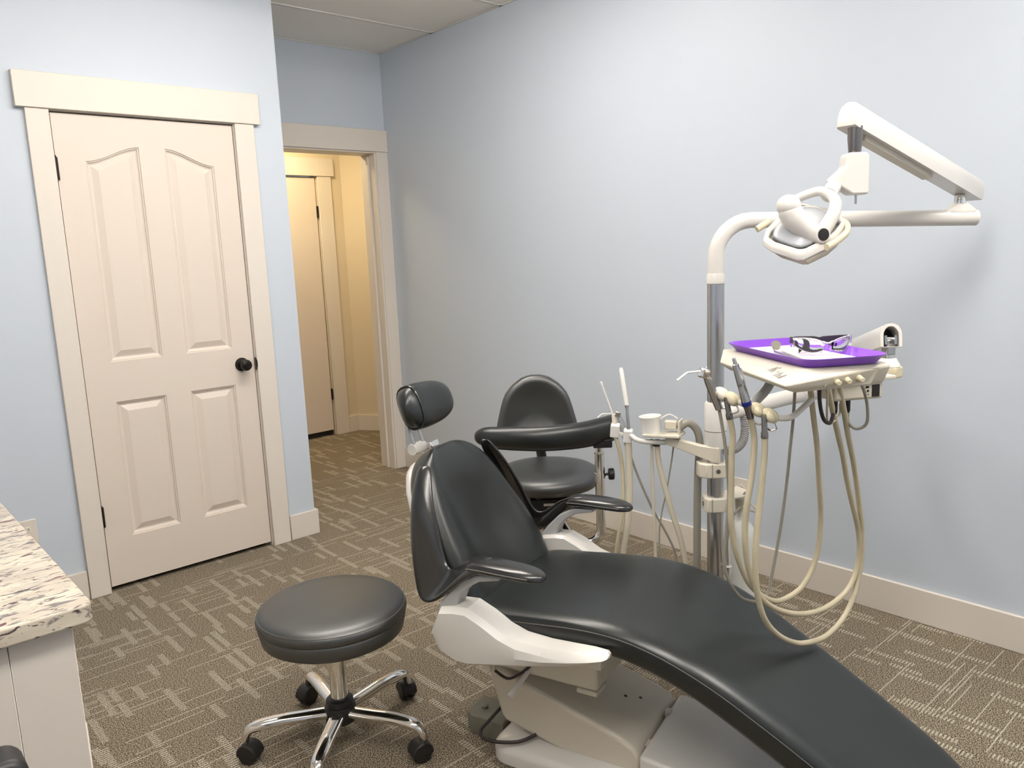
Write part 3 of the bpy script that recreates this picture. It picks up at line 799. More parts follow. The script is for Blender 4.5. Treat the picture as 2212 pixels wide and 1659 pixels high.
# recessed knob panel plate
MB().add([(.2085, -.086, 1.127), (.2005, .076, 1.129), (.1935, .060, 1.092), (.2045, -.094, 1.090)] + [(.200, -.086, 1.127), (.190, .076, 1.129), (.185, .060, 1.092), (.195, -.094, 1.090)],
         [(0, 1, 2, 3), (7, 6, 5, 4), (0, 4, 5, 1), (1, 5, 6, 2), (2, 6, 7, 3), (3, 7, 4, 0)]).build('knob_panel', 'beige', du)
for i, y in enumerate((-.034, -.008, .024)):
    kx = .2035 - .03 * (y + .06)
    k_ = MB().lathe([(.0075, -.004), (.0075, .006), (.0058, .008), (.0058, .022), (.0045, .024)], (kx, y, 1.106 + .0015 * i), (1, -.25, -.08), 16).build('knob', 'ivory', du, smooth=True)
    MB().lathe([(.0092, -.003), (.0092, .0015), (.0076, .002)], (kx, y, 1.106 + .0015 * i), (1, -.25, -.08), 16).build('knob_ring', 'darksteel', k_, smooth=True)
MB().lathe([(.0085, -.002), (.0095, .002), (.006, .003), (.004, .001)], (.208, -.066, 1.105), (1, -.1, 0), 16).build('toggle_socket', 'chrome', du, smooth=True)
MB().tube([(.209, -.066, 1.106), (.222, -.069, 1.096)], .0022, 8).build('toggle', 'chrome', du, smooth=True)
# worn logo print: slanted strokes on the sloped face
def LF(s, t, lift=.0008):   # s along +x (0..1), t across from lip (0) to top (1)
    V0, V1, V5 = Vector((-.195, -.112, ZT)), Vector((.200, -.112, ZT)), Vector((.230, -.172, 1.108))
    nrm = (V5 - V1).cross(V0 - V1).normalized()
    if nrm.z < 0: nrm = -nrm
    return tuple(V1 + (V0 - V1) * (1 - s) + (V5 - V1) * (1 - t) + nrm * lift)
lg = MB()
for s0, t0, s1, t1 in ((.70, .50, .765, .80), (.725, .48, .765, .72), (.745, .46, .775, .66), (.775, .72, .80, .82), (.80, .52, .82, .60), (.80, .32, .86, .60), (.83, .30, .862, .48), (.85, .28, .89, .46), (.87, .26, .91, .54)):
    lg.add([LF(s0, t0), LF(s0 + .009, t0), LF(s1 + .009, t1), LF(s1, t1)], [(0, 1, 2, 3)])
lg.build('logo_print', 'print', body)
# light source box with rocker switch
bx = MB().box(-.115, -.030, .115, .255, 1.004, 1.056).build('switch_box', 'cream', du, bevel=.008, seg=3)
MB().box(-.0305, -.027, .222, .243, 1.011, 1.043).build('rocker_switch', 'black', bx, bevel=.001)
MB().box(-.0305, -.0294, .2035, .2135, 1.034, 1.040).box(-.0305, -.0294, .2075, .2135, 1.024, 1.030).box(-.0305, -.0294, .2105, .2135, 1.016, 1.019).build('level_marks', 'black', bx)
MB().box(-.11, -.02, .08, .285, 1.055, 1.064).build('mount_plate', 'cream', du, bevel=.002)
for x, y in ((-.045, .165), (-.040, .125)):
    MB().lathe([(.006, 0), (.006, -.028), (.004, -.034)], (x, y, 1.005), n=12).build('cable_plug', 'black', du, smooth=True)
MB().tube([(-.045, .165, .974), (-.045, .167, .945), (-.035, .185, .928), (-.022, .205, .945), (-.010, .195, 1.0), (.015, .160, 1.055), (.05, .11, 1.077), (.06, .07, 1.092)], .0042, 8, smooth=6).build('loop_cable', 'hose_grey', du, smooth=True)
MB().tube([(.02, .045, 1.092), (.015, .045, 1.03), (.010, .060, .975), (-.015, .095, .955), (-.040, .120, .972)], .005, 8, smooth=6).build('black_cable', 'cable', du, smooth=True)
MB().tube([(-.05, .145, .995), (-.045, .14, .965), (-.03, .10, .95), (.01, .07, 1.02), (.03, .06, 1.092)], .003, 8, smooth=6).build('thin_cable', 'hose_pale', du, smooth=True)
# pivot stack and spring arm (free end over the stack, other end on the horizontal arm)
SP = Vector((-.800, -2.803, 0))
hp = H(SP)
MB().prism([(hp[0] - .030, hp[1] - .030), (hp[0] + .022, hp[1] - .032), (hp[0] + .034, hp[1]), (hp[0] + .022, hp[1] + .030), (hp[0] - .030, hp[1] + .030), (hp[0] - .040, hp[1])], 1.048, 1.078, 'z').build('pivot_base', 'ivory', du, bevel=.004)
MB().box(hp[0] - .03, hp[0] + .02, .09, hp[1] - .02, 1.052, 1.074).build('pivot_link', 'ivory', du, bevel=.004)
MB().lathe([(.032, 1.078), (.030, 1.082), (.021, 1.098), (.019, 1.100)], (hp[0], hp[1], 0), n=20).build('pivot_cone', 'white', du, smooth=True)
MB().lathe([(.0185, 1.098), (.0185, 1.110), (.014, 1.112)], (hp[0], hp[1], 0), n=20).build('pivot_ring', 'chrome', du, smooth=True)
MB().box(hp[0] - .013, hp[0] + .013, hp[1] - .013, hp[1] + .013, 1.108, 1.150).build('pivot_pin', 'steel', du, bevel=.003)
B0 = Vector((-.300, -2.425, 1.020)); B1 = Vector((-.800, -2.803, 1.158))
d = (B1 - B0).normalized(); sx = Vector((0, 0, 1)).cross(d).normalized(); uz = d.cross(sx).normalized()
def chan(k): return [(-.026 * k, -.030), (.026 * k, -.030), (.027 * k, .0), (.0255 * k, .012), (.019 * k, .024), (.010 * k, .030), (0, .0315), (-.010 * k, .030), (-.019 * k, .024), (-.0255 * k, .012), (-.027 * k, .0)]
inner = [(-.019, -.031), (.019, -.031), (.019, .0), (.018, .008), (.013, .017), (.007, .0225), (0, .0235), (-.007, .0225), (-.013, .017), (-.018, .008), (-.019, .0)]
def ringat(t, sec): 
    c = B0.lerp(B1, t); return [H(c + sx * a + uz * b_) for a, b_ in sec]
mb = MB().rings([ringat(0, chan(1)), ringat(1.035, chan(1)), ringat(1.035, inner), ringat(.85, inner)], cap=True)
mb.build('spring_arm', 'white', du, smooth=True, angle=35)
MB().rings([ringat(.86, [(a * .98, b_ * .98) for a, b_ in inner]), ringat(.94, [(a * .98, b_ * .98) for a, b_ in inner])]).build('arm_cavity', 'black', du)
for o_ in (-.012, .012):
    MB().obox(H(B0.lerp(B1, 1.0) + sx * o_ - uz * .012), Vector(H(B0 + d)) - Vector(H(B0)), Vector(H(B0 + sx)) - Vector(H(B0)), Vector(H(B0 + uz)) - Vector(H(B0)), .018, .0028, .012).build('clevis_plate', 'steel', du)
ca = H(B0.lerp(B1, 1.0) - uz * .008); cb = Vector(H(B0 + sx)) - Vector(H(B0))
MB().lathe([(.006, -.015), (.006, .015)], ca, cb, 14).build('clevis_pin', 'chrome', du, smooth=True)
# horizontal arm from the collar on the post to the spring arm joint
MB().tube([H((PX + .028, PY - .005, .892)), H((PX + .06, PY - .012, .895)), H((-.55, -2.372, .905)), H((-.31, -2.422, .906))], [.022, .0245, .0255, .0265], 20).build('horizontal_arm', 'white', du, smooth=True)
jc = H((-.300, -2.425, 0))
MB().lathe([(.035, .875), (.038, .885), (.038, .935), (.030, .950), (.022, .97), (.022, 1.01)], (jc[0], jc[1], 0), n=22).build('arm_joint', 'white', du, smooth=True)
# holder bar in front of the body: tube from under the body, bar with four holders, curved handle end
HBAR = [(-.060, -.030, 1.090), (-.035, -.070, 1.052), (-.005, -.115, 1.030), (.03, -.148, 1.022)]
MB().tube(HBAR, .0115, 14, smooth=4).build('holder_stem', 'armgrey', du, smooth=True)
hold = [HW(.0, -.208, 1.054), HW(.033, -.197, 1.047), HW(.085, -.158, 1.027), HW(.112, -.141, 1.017)]
hl_ = [Vector(H(p)) for p in hold]
bar = [hl_[0] + Vector((-.02, -.012, .003)), hl_[0], hl_[1], hl_[1].lerp(hl_[2], .5), hl_[2], hl_[3], Vector((.120, -.112, 1.011)), Vector((.116, -.085, 1.013)), Vector((.092, -.045, 1.026)), Vector((.066, -.008, 1.038))]
MB().tube(bar, .0072, 12, smooth=5).build('holder_bar', 'white', du, smooth=True)
ab = (hl_[3] - hl_[0]).normalized()
for i, p in enumerate(hl_):
    ex = Vector((0.25, -0.97, 0))
    k_ = MB().ell(p + Vector((0, 0, .001)), ab * .0215, ab.cross(Vector((0, 0, 1))) * .0175, Vector((0, 0, .0165))).build('instrument_holder', 'ivory' if i else 'cream', du, smooth=True)
    MB().ell(p + ab * .012 + Vector((.004, -.012, .004)), ab * .012, ab.cross(Vector((0, 0, 1))) * .013, Vector((0, 0, .013)), 12, 8).build('holder_lobe', 'ivory' if i else 'cream', k_, smooth=True)
    MB().tube([p + Vector((.012, .004, -.012)), p + Vector((.016, .008, -.026)), p + Vector((.008, -.002, -.033)), p + Vector((-.002, -.008, -.028))], .0022, 8, smooth=4).build('wire_hook', 'chrome', k_, smooth=True)
# corrugated conduit from the arm to the post
cp = [(-.757, -2.340, .893), (-.756, -2.347, .845), (-.775, -2.355, .805), (-.808, -2.352, .782), (-.846, -2.340, .778)]
def resample(path, n):
    P = [Vector(p) for p in path]; Q = []
    for i in range(len(P) - 1):
        a, b_, c_, d_ = P[max(i - 1, 0)], P[i], P[i + 1], P[min(i + 2, len(P) - 1)]
        for k in range(24):
            t = k / 24
            Q.append(.5 * ((2 * b_) + (c_ - a) * t + (2 * a - 5 * b_ + 4 * c_ - d_) * t * t + (3 * b_ - 3 * c_ + d_ - a) * t ** 3))
    Q.append(P[-1])
    Ls = [0]
    for i in range(1, len(Q)): Ls.append(Ls[-1] + (Q[i] - Q[i - 1]).length)
    out = []; j = 0
    for i in range(n):
        s = Ls[-1] * i / (n - 1)
        while j < len(Q) - 2 and Ls[j + 1] < s: j += 1
        t = (s - Ls[j]) / max(1e-9, Ls[j + 1] - Ls[j]); out.append(Q[j].lerp(Q[j + 1], t))
    return out
cq = resample(cp, 112)
MB().tube(cq, [(.0138, .0138, .0110, .0110)[i % 4] for i in range(112)], 14).build('conduit', 'conduit')
tag(bpy.data.objects['conduit'], 'grey corrugated conduit curving into the steel post below the white collar', 'conduit')

# ------------------------------------------------------------------ instruments held by the delivery unit
hA = [(-1.304, -2.639, 1.032), (-1.287, -2.643, 0.956), (-1.29, -2.642, 0.91), (-1.291, -2.642, 0.817), (-1.291, -2.642, 0.734), (-1.274, -2.646, 0.653), (-1.24, -2.653, 0.576), (-1.206, -2.661, 0.532), (-1.162, -2.671, 0.497), (-1.117, -2.681, 0.481), (-1.049, -2.696, 0.493), (-1.004, -2.706, 0.534), (-0.978, -2.712, 0.598), (-0.971, -2.713, 0.687), (-0.982, -2.711, 0.791), (-0.992, -2.708, 0.885), (-1.008, -2.705, 0.963), (-1.035, -2.702, 1.088)]
hB = [(-1.305, -2.7, 1.013), (-1.289, -2.702, 0.965), (-1.289, -2.702, 0.92), (-1.297, -2.701, 0.861), (-1.314, -2.699, 0.794), (-1.319, -2.698, 0.727), (-1.31, -2.699, 0.656), (-1.287, -2.703, 0.59), (-1.245, -2.708, 0.532), (-1.172, -2.719, 0.482), (-1.082, -2.731, 0.448), (-0.992, -2.744, 0.438), (-0.906, -2.756, 0.457), (-0.862, -2.762, 0.499), (-0.846, -2.764, 0.566), (-0.858, -2.763, 0.633), (-0.884, -2.759, 0.702), (-0.916, -2.755, 0.785), (-0.937, -2.752, 0.856), (-0.969, -2.747, 0.937), (-1.03, -2.744, 1.086)]
hC = [(-1.31, -2.741, 1.002), (-1.307, -2.741, 0.963), (-1.307, -2.741, 0.93), (-1.319, -2.74, 0.843), (-1.332, -2.739, 0.756), (-1.339, -2.739, 0.682), (-1.332, -2.739, 0.603), (-1.305, -2.741, 0.525), (-1.252, -2.744, 0.462), (-1.176, -2.749, 0.41), (-1.101, -2.753, 0.382), (-1.012, -2.759, 0.371), (-0.932, -2.764, 0.393), (-0.876, -2.767, 0.443), (-0.845, -2.769, 0.524), (-0.844, -2.769, 0.613), (-0.866, -2.767, 0.714), (-0.899, -2.765, 0.824), (-0.933, -2.763, 0.908), (-0.961, -2.762, 0.986), (-1.00, -2.76, 1.086)]
hS = [(-1.306, -2.616, 1.019), (-1.288, -2.62, 0.941), (-1.278, -2.623, 0.857), (-1.274, -2.624, 0.785), (-1.283, -2.622, 0.701), (-1.287, -2.621, 0.641), (-1.279, -2.623, 0.583), (-1.233, -2.634, 0.515), (-1.17, -2.65, 0.486), (-1.143, -2.657, 0.498), (-1.126, -2.661, 0.552), (-1.101, -2.667, 0.662), (-1.083, -2.672, 0.773), (-1.07, -2.675, 0.883), (-1.06, -2.677, 0.968), (-1.06, -2.682, 1.088)]
def instr(name, label, cat, group=None):
    r = empty(name); tag(r, label, cat, group); return r
# air-water syringe
sy = instr('air_water_syringe', 'silver air-water syringe with bent white tip in the delivery unit holder', 'syringe')
MB().tube([(-1.429, -2.583, 1.105), (-1.403, -2.590, 1.1195), (-1.398, -2.591, 1.121), (-1.360, -2.600, 1.1195)], [.0026, .0026, .0026, .0026], 8).build('spray_tip', 'tip', sy, smooth=True)
MB().obox((-1.346, -2.601, 1.113), (.8, -.2, -.25), (.3, .9, 0), (.25, 0, 1), .013, .010, .012).build('head', 'chrome', sy, bevel=.004)
MB().lathe([(.004, 0), (.004, .006)], (-1.338, -2.601, 1.122), (.5, 0, 1), 10).build('button', 'steel', sy, smooth=True)
MB().tube([(-1.338, -2.602, 1.104), (-1.330, -2.604, 1.090), (-1.309, -2.608, 1.045), (-1.300, -2.613, 1.020)], [.008, .0105, .010, .0095], 14).build('grip', 'steel', sy, smooth=True)
MB().tube([(-1.301, -2.613, 1.022)] + hS[1:], .0042, 8, smooth=4).build('hose', 'hose_grey', sy, smooth=True)
# handpiece with blue ring
hpz = instr('dental_handpiece', 'slim steel dental handpiece with dark blue ring in holder', 'handpiece')
q0, q1 = Vector((-1.3305, -2.672, 1.153)), Vector((-1.305, -2.698, 1.022))
hd_ = (q1 - q0)
MB().lathe([(.0035, 0), (.0045, .002), (.0045, .014), (.0075, .016), (.0085, .030), (.0095, .060), (.0098, .066), (.0092, .068), (.0098, .070), (.0092, .074), (.0098, .076), (.0104, .085), (.0112, .112)], q0, hd_, 20).build('grip', 'steel', hpz, smooth=True)
MB().lathe([(.0116, .108), (.0116, .117), (.010, .119)], q0, hd_, 20).build('colour_ring', 'blue', hpz, smooth=True)
MB().lathe([(.0100, .116), (.0085, .128), (.0085, .150)], q0, hd_, 18).build('coupling', 'darksteel', hpz, smooth=True)
MB().obox(q0 + hd_.normalized() * .045 + Vector((.004, -.008, .002)), hd_, (.7, .7, 0), (1, -1, .3), .020, .0022, .0015).build('clip', 'chrome', hpz, bevel=.0008)
MB().tube([tuple(q1 + hd_.normalized() * .008)] + hB[1:], .0073, 12, smooth=4).build('hose', 'hose_tan', hpz, smooth=True)
# two hoses parked without handpieces
for pts, lab in ((hA, 'tan handpiece hose parked in holder beside the bent-tip syringe'), (hC, 'tan handpiece hose parked in the holder next to the curved white handle')):
    r = instr('handpiece_hose', lab, 'hose')
    a = Vector(pts[0]); b_ = Vector(pts[1])
    MB().lathe([(.0045, -.022), (.0065, -.018), (.0068, .018), (.0085, .022), (.0085, .034)], a, b_ - a, 14).build('connector', 'darksteel', r, smooth=True)
    MB().tube([tuple(a + (b_ - a).normalized() * .03)] + pts[1:], .0073, 12, smooth=4).build('hose', 'hose_tan', r, smooth=True)

# ================================================================== ASSISTANT ARM
aa = empty('assistant_instrument_holder', (PX, PY, .74))
tag(aa, 'cream assistant instrument holder with cup clamped to the steel post', 'instrument holder')
AO = (PX, PY, .74)
def AW(p): return W2(p, AO)
def beam(p, q, hw, hh, name, m, bev=.003, up=Vector((0, 0, 1))):
    p, q = Vector(p), Vector(q); d_ = (q - p); L_ = d_.length; d_.normalize(); s_ = up.cross(d_).normalized(); u_ = d_.cross(s_)
    return MB().obox(AW((p + q) / 2), d_, s_, u_, L_ / 2, hw, hh).build(name, m, aa, bevel=bev)
bq = [Vector((-.884, -2.340, 0)), Vector((-.900, -2.285, 0)), Vector((-.922, -2.165, 0))]
bs = Vector((.97, .19, 0)) * .011
mb = MB()
mb.rings([[AW(q_ - bs + Vector((0, 0, za))), AW(q_ + bs + Vector((0, 0, za))), AW(q_ + bs + Vector((0, 0, zc_))), AW(q_ - bs + Vector((0, 0, zc_)))] for q_, za, zc_ in ((bq[0], .745, .797), (bq[1], .760, .799), (bq[2], .790, .817))])
mb.build('arm_beam', 'cream', aa, bevel=.003)
beam((-.905, -2.215, .822), (-.945, -2.100, .818), .036, .005, 'top_plate', 'cream')
MB().tube([AW(p) for p in ((-.905, -2.190, .798), (-.935, -2.150, .794), (-.972, -2.095, .798), (-.968, -2.055, .812), (-.962, -2.040, .815))], .0085, 10, smooth=4).build('holder_bar', 'white', aa, smooth=True)
cp_ = AW((-.940, -2.120, .818))
MB().lathe([(.001, 0), (.030, 0), (.031, .045), (.035, .056), (.036, .060), (.034, .060), (.029, .052), (.028, .006), (.001, .006)], cp_, (-.05, .06, 1), 28).build('cup', 'tip', aa, smooth=True)
# valve block and bracket beside the cup
MB().obox(AW((-.905, -2.172, .850)), (.4, -.9, 0), (.9, .4, 0), (0, 0, 1), .020, .014, .014).build('valve_block', 'cream', aa, bevel=.004)
MB().obox(AW((-.900, -2.205, .845)), (.4, -.9, 0), (.9, .4, 0), (0, 0, 1), .003, .030, .024).build('bracket_plate', 'cream', aa, bevel=.002)
MB().tube([AW(p) for p in ((-.925, -2.145, .868), (-.905, -2.165, .882), (-.895, -2.190, .870))], .003, 8, smooth=4).build('valve_lever', 'white', aa, smooth=True)
MB().lathe([(.012, 0), (.014, .006), (.012, .012)], AW((-.935, -2.135, .780)), n=14).build('mount_nut', 'black', aa, smooth=True)
for p in ((-.967, -2.044, .806), (-.985, -2.004, .822)):
    c_ = Vector(AW(p))
    th_ = MB().prism(rrect(-.015, .015, -.015, .015, .005, 3), -.022, .022, 'z').build('tip_holder', 'tip', aa, bevel=.003)
    th_.location = c_; th_.rotation_euler = (R(6), R(-8), R(35))
beam((-.962, -2.044, .800), (-.985, -2.000, .818), .006, .006, 'holder_link', 'white')

def hang(label, name, cat, pts, r, m, n=10):
    o_ = MB().tube(pts, r, n, smooth=5).build(name, m, smooth=True); return o_
# high-volume suction with wide tip
sv = instr('suction_handpiece', 'wide white high-volume suction tip standing in the assistant holder', 'suction tip')
a0, a1 = Vector((-.952, -2.006, 1.028)), Vector((-.957, -2.032, .905))
MB().tube([a0, a0.lerp(a1, .06), a1], [.0042, .0072, .0074], 14).build('tip', 'tip', sv, smooth=True)
MB().tube([a1, a1.lerp(Vector((-.964, -2.043, .85)), .25), (-.964, -2.043, .84), (-.966, -2.044, .78)], [.0075, .0048, .0060, .0080], 14).build('valve_body', 'steel', sv, smooth=True)
MB().tube([(-.966, -2.044, .79), (-.967, -2.046, .72), (-.972, -2.050, .62), (-.985, -2.048, .50), (-1.0, -2.035, .38), (-1.0, -2.02, .22), (-.97, -2.05, .06), (-.92, -2.16, .018), (-.90, -2.24, .018)], .0115, 12, smooth=5).build('hose', 'hose_pale', sv, smooth=True)
# saliva ejector
se = instr('saliva_ejector', 'thin white saliva ejector tip beside the wide suction tip', 'suction tip')
a0, a1 = Vector((-1.008, -1.966, .985)), Vector((-.983, -1.995, .870))
MB().tube([a0, a0.lerp(a1, .09), a0.lerp(a1, .10), a1], [.0046, .0046, .0031, .0034], 12).build('tip', 'tip', se, smooth=True)
MB().tube([a1, (-.982, -1.998, .855), (-.984, -2.003, .83), (-.986, -2.006, .795)], [.0055, .0075, .0085, .0065], 12).build('valve_body', 'cream', se, smooth=True)
MB().tube([(-.986, -2.006, .80), (-.978, -2.018, .745), (-.978, -2.028, .66), (-.990, -2.035, .57), (-1.012, -2.030, .45), (-1.02, -2.01, .30), (-1.0, -2.0, .12), (-.96, -2.08, .016), (-.91, -2.22, .014)], .0068, 10, smooth=5).build('hose', 'hose_tan', se, smooth=True)
# second syringe on the assistant side
s2 = instr('air_water_syringe', 'grey air-water syringe between the two white suction tips', 'syringe')
MB().tube([(-1.012, -1.952, .862), (-1.000, -1.960, .874), (-.972, -1.975, .872), (-.960, -1.982, .868)], .0024, 8).build('spray_tip', 'tip', s2, smooth=True)
MB().obox((-.950, -1.987, .868), (.7, -.7, -.3), (.7, .7, 0), (.2, -.2, 1), .010, .009, .010).build('head', 'chrome', s2, bevel=.003)
MB().tube([(-.947, -1.990, .860), (-.945, -2.000, .840), (-.950, -2.018, .795), (-.954, -2.028, .768)], [.0075, .0105, .0105, .008], 12).build('grip', 'greygrip', s2, smooth=True)
MB().tube([(-.954, -2.028, .772), (-.950, -2.045, .72), (-.935, -2.07, .64), (-.912, -2.10, .55), (-.885, -2.14, .46), (-.872, -2.165, .38), (-.868, -2.18, .2), (-.868, -2.19, .02)], .0038, 8, smooth=5).build('hose', 'hose_grey', s2, smooth=True)
# hoses under the cup and plate
hs = [('suction_hose', 'thick ribbed grey hose arching over the assistant arm plate', [(-.900, -2.200, .842), (-.880, -2.220, .858), (-.860, -2.238, .835), (-.853, -2.245, .79), (-.857, -2.242, .72), (-.860, -2.240, .60), (-.862, -2.240, .45), (-.862, -2.24, .2), (-.864, -2.24, .02)], .0125, 'hose_grey'),
      ('drain_hose', 'pale hose slanting down from the cup towards the post foot', [(-.930, -2.135, .80), (-.928, -2.136, .74), (-.920, -2.150, .66), (-.905, -2.175, .55), (-.890, -2.20, .45), (-.880, -2.22, .30), (-.88, -2.225, .02)], .0092, 'hose_pale'),
      ('drain_line', 'thin pale line hanging straight down below the cup', [(-.938, -2.118, .80), (-.936, -2.118, .70), (-.936, -2.120, .58), (-.934, -2.124, .48), (-.934, -2.13, .25), (-.92, -2.15, .02)], .0050, 'hose_pale'),
      ('signal_line', 'very thin grey line hanging behind the cup plate', [(-.900, -2.180, .80), (-.904, -2.170, .72), (-.912, -2.155, .62), (-.92, -2.14, .54), (-.925, -2.135, .45), (-.92, -2.14, .2), (-.91, -2.16, .02)], .0026, 'hose_grey')]
for nm, lab, pts, r_, m_ in hs:
    o_ = MB().tube(pts, r_, 12, smooth=5).build(nm, m_, smooth=True); tag(o_, lab, 'hose')

# ================================================================== PURPLE TRAY AND WHAT LIES ON IT
tr = empty('instrument_tray', (TX, TY, 0), R(-121))
tag(tr, 'shallow purple plastic instrument tray on the cream delivery unit', 'tray')
zb = 1.1385
def TRR(x0, x1, y0, y1, r): return rrect(x0, x1, y0, y1, r, 6)
tx0, tx1, ty0, ty1 = -.184, .214, -.118, .104
P1 = TRR(tx0 + .02, tx1 - .02, ty0 + .02, ty1 - .02, .026); P2 = TRR(tx0 + .006, tx1 - .006, ty0 + .006, ty1 - .006, .040); P3 = TRR(tx0, tx1, ty0, ty1, .046)
P4 = TRR(tx0 + .008, tx1 - .008, ty0 + .008, ty1 - .008, .038); P5 = TRR(tx0 + .023, tx1 - .023, ty0 + .023, ty1 - .023, .023)
MB().rings([[(x, y, zb) for x, y in P1], [(x, y, zb + .015) for x, y in P2], [(x, y, zb + .019) for x, y in P3], [(x, y, zb + .0205) for x, y in P3], [(x, y, zb + .017) for x, y in P4], [(x, y, zb + .0025) for x, y in P5]]).build('tray_body', 'purple', tr, smooth=True)
for x in (-.180, -.165):
    MB().lathe([(.005, 0), (.005, .0008)], (x, ty1 - .021 - (x + .18) * .0, zb + .0185), n=12).build('rim_glare', 'paper', tr)  # white discs stand in for glare on the tray rim
def loc_h(o_): o_.location = (TX, TY, 0); o_.rotation_euler = (0, 0, R(-121)); return o_
ln = loc_h(MB().prism(rrect(tx0 + .0265, tx1 - .0265, ty0 + .0265, ty1 - .0265, .014, 4), zb + .0027, zb + .0034, 'z').build('tray_liner', 'paper'))
tag(ln, 'white paper liner covering the bottom of the purple tray', 'tray liner')
zl = zb + .0036
nk = loc_h(MB().prism([(-.035, -.075), (.165, -.082), (.150, -.040), (.085, .060), (-.085, .030)], zl, zl + .0008, 'z').build('instrument_pouch', 'lilac'))
tag(nk, 'pale lilac paper pouch under the glasses on the tray liner', 'pouch')
zi = zl + .0010
mr = instr('dental_mirror', 'dental mouth mirror with round grey disc and white handle on tray', 'dental mirror')
mr.location = (TX, TY, 0); mr.rotation_euler = (0, 0, R(-121))
m0 = Vector((-.085, -.018, zi + .012))
MB().tube([(-.060, -.020, zi + .010), (-.030, -.030, zi + .0045), (.05, -.046, zi + .004), (.150, -.066, zi + .003)], [.0016, .0036, .0036, .0022], 10).build('handle', 'white', mr, smooth=True)
MB().lathe([(.0125, -.002), (.0132, 0), (.0125, .002)], m0, (.70, -.10, .6), 22).build('mirror_disc', 'gunmetal', mr, smooth=True)
ex_ = MB().tube([(-.050, -.048, zi + .009), (-.052, -.042, zi + .005), (-.035, -.050, zi + .003), (.03, -.058, zi + .003), (.145, -.083, zi + .003)], [.0008, .0010, .0024, .0026, .0020], 8).build('dental_explorer', 'steel', smooth=True)
loc_h(ex_); tag(ex_, 'thin steel dental explorer lying beside the mouth mirror', 'dental probe')
# safety glasses facing the camera
sg_ = empty('safety_glasses', (-1.112, -2.785, zi), R(-40))   # local x = across the glasses, -y = towards the viewer
tag(sg_, 'clear wraparound safety glasses with dark grey temples on the tray', 'safety glasses')
def lens(s):
    rs = []
    for i in range(9):
        t = i / 8; x = s * (.010 + .060 * t); y = -.012 + .040 * t ** 2.4
        zt_ = .044 - .004 * t ** 3 - (0.012 * (1 - t) ** 3); zb_ = .004 + .010 * (1 - t) ** 2.5 + .022 * t ** 3
        rs.append([(x, y, zb_), (x, y - .002, (zb_ + zt_) / 2), (x, y, zt_)])
    return rs
for s in (-1, 1):
    MB().rings(lens(s), cap=False, closed=False).build('lens', 'clear', sg_, solid=.0016, smooth=True)
    rim = [r_[2] for r_ in lens(s)]
    MB().tube(rim, .0011, 6).build('brow_edge', 'paper', sg_, smooth=True)
    MB().tube([r_[0] for r_ in lens(s)], .0007, 6).build('lower_edge', 'paper', sg_, smooth=True)
    MB().box(min(s * .066, s * .074), max(s * .066, s * .074), .022, .032, .018, .044).build('end_piece', 'clear', sg_, bevel=.001)
    yb = .034 if s > 0 else .042       # temples folded across behind the lenses
    rs_ = []
    for x, z, hh_ in ((.071, .034, .0085), (.050, .034, .0085), (.010, .033, .0080), (-.020, .028, .0065), (-.040, .017, .0060), (-.052, .007, .0055)):
        dy = -.004 * (1 - (x - .01) ** 2 / .0036) 
        rs_.append([(s * x, yb - dy - .0011, z - hh_), (s * x, yb - dy + .0011, z - hh_), (s * x, yb - dy + .0011, z + hh_), (s * x, yb - dy - .0011, z + hh_)])
    MB().rings(rs_).build('temple_arm', 'temple', sg_, bevel=.0008)
    MB().tube([(s * .008, -.012, .030), (s * .007, -.006, .018), (s * .012, -.002, .006)], .0014, 6, smooth=4).build('nose_pad', 'clear', sg_, smooth=True)
MB().tube([(-.012, -.012, .034), (0, -.013, .030), (.012, -.012, .034)], .0018, 8, smooth=4).build('bridge', 'paper', sg_, smooth=True)

# ================================================================== ROUND STOOL ON CASTERS
def caster(parent, p, ang, m='black'):
    """twin-wheel caster under point p (z = socket height); wheel touches the floor"""
    c_ = empty('caster'); c_.parent = parent
    x, y = p
    d_ = Vector((math.cos(ang), math.sin(ang), 0)); s_ = Vector((-d_.y, d_.x, 0))
    for k in (-1, 1):
        MB().lathe([(.010, -.009), (.0265, -.009), (.029, -.005), (.029, .005), (.025, .009), (.008, .010)], Vector((x, y, .029)) + d_ * .012 + s_ * (.0125 * k), s_, 20).build('wheel', m, c_, smooth=True)
    P = []
    for k in range(13):
        a = R(-10 + 200 * k / 12); P.append((math.cos(a) * .0322 + .012, math.sin(a) * .0322 + .029))
    ho = MB().rings([[Vector((x, y, 0)) + d_ * a + s_ * w + Vector((0, 0, z)) for a, z in P] for w in (-.0245, .0245)])
    ho.lathe([(.009, .050), (.009, .066)], (x, y, 0), n=12)
    ho.build('hood', m, c_, bevel=.003, seg=1)
    return c_
st = empty('rolling_stool', (-1.913, -1.720, 0))
tag(st, 'round backless black vinyl stool on chrome five-star caster base', 'stool')
SR = .215
seat_ = MB().lathe([(.001, .352), (.12, .352), (.190, .354), (.203, .362), (.208, .385), (.2105, .400), (.208, .404), (.2115, .410), (.2145, .418), (.2125, .428), (.2080, .434), (.200, .441), (.185, .447), (.15, .4515), (.08, .4545), (.001, .456)], n=56).build('seat_cushion', 'vinyl_soft', st, smooth=True, angle=60)
MB().tube([(SR * .972 * math.cos(a), SR * .972 * math.sin(a), .4335) for a in [2 * math.pi * k / 64 for k in range(65)]], .0012, 6).build('seam_piping', 'thread', seat_, smooth=True)
MB().box(-.09, .09, -.09, .09, .338, .352).build('seat_plate', 'black', st, bevel=.004)
MB().lathe([(.0255, .12), (.0255, .34)], n=24).build('gas_column', 'chrome', st, smooth=True)
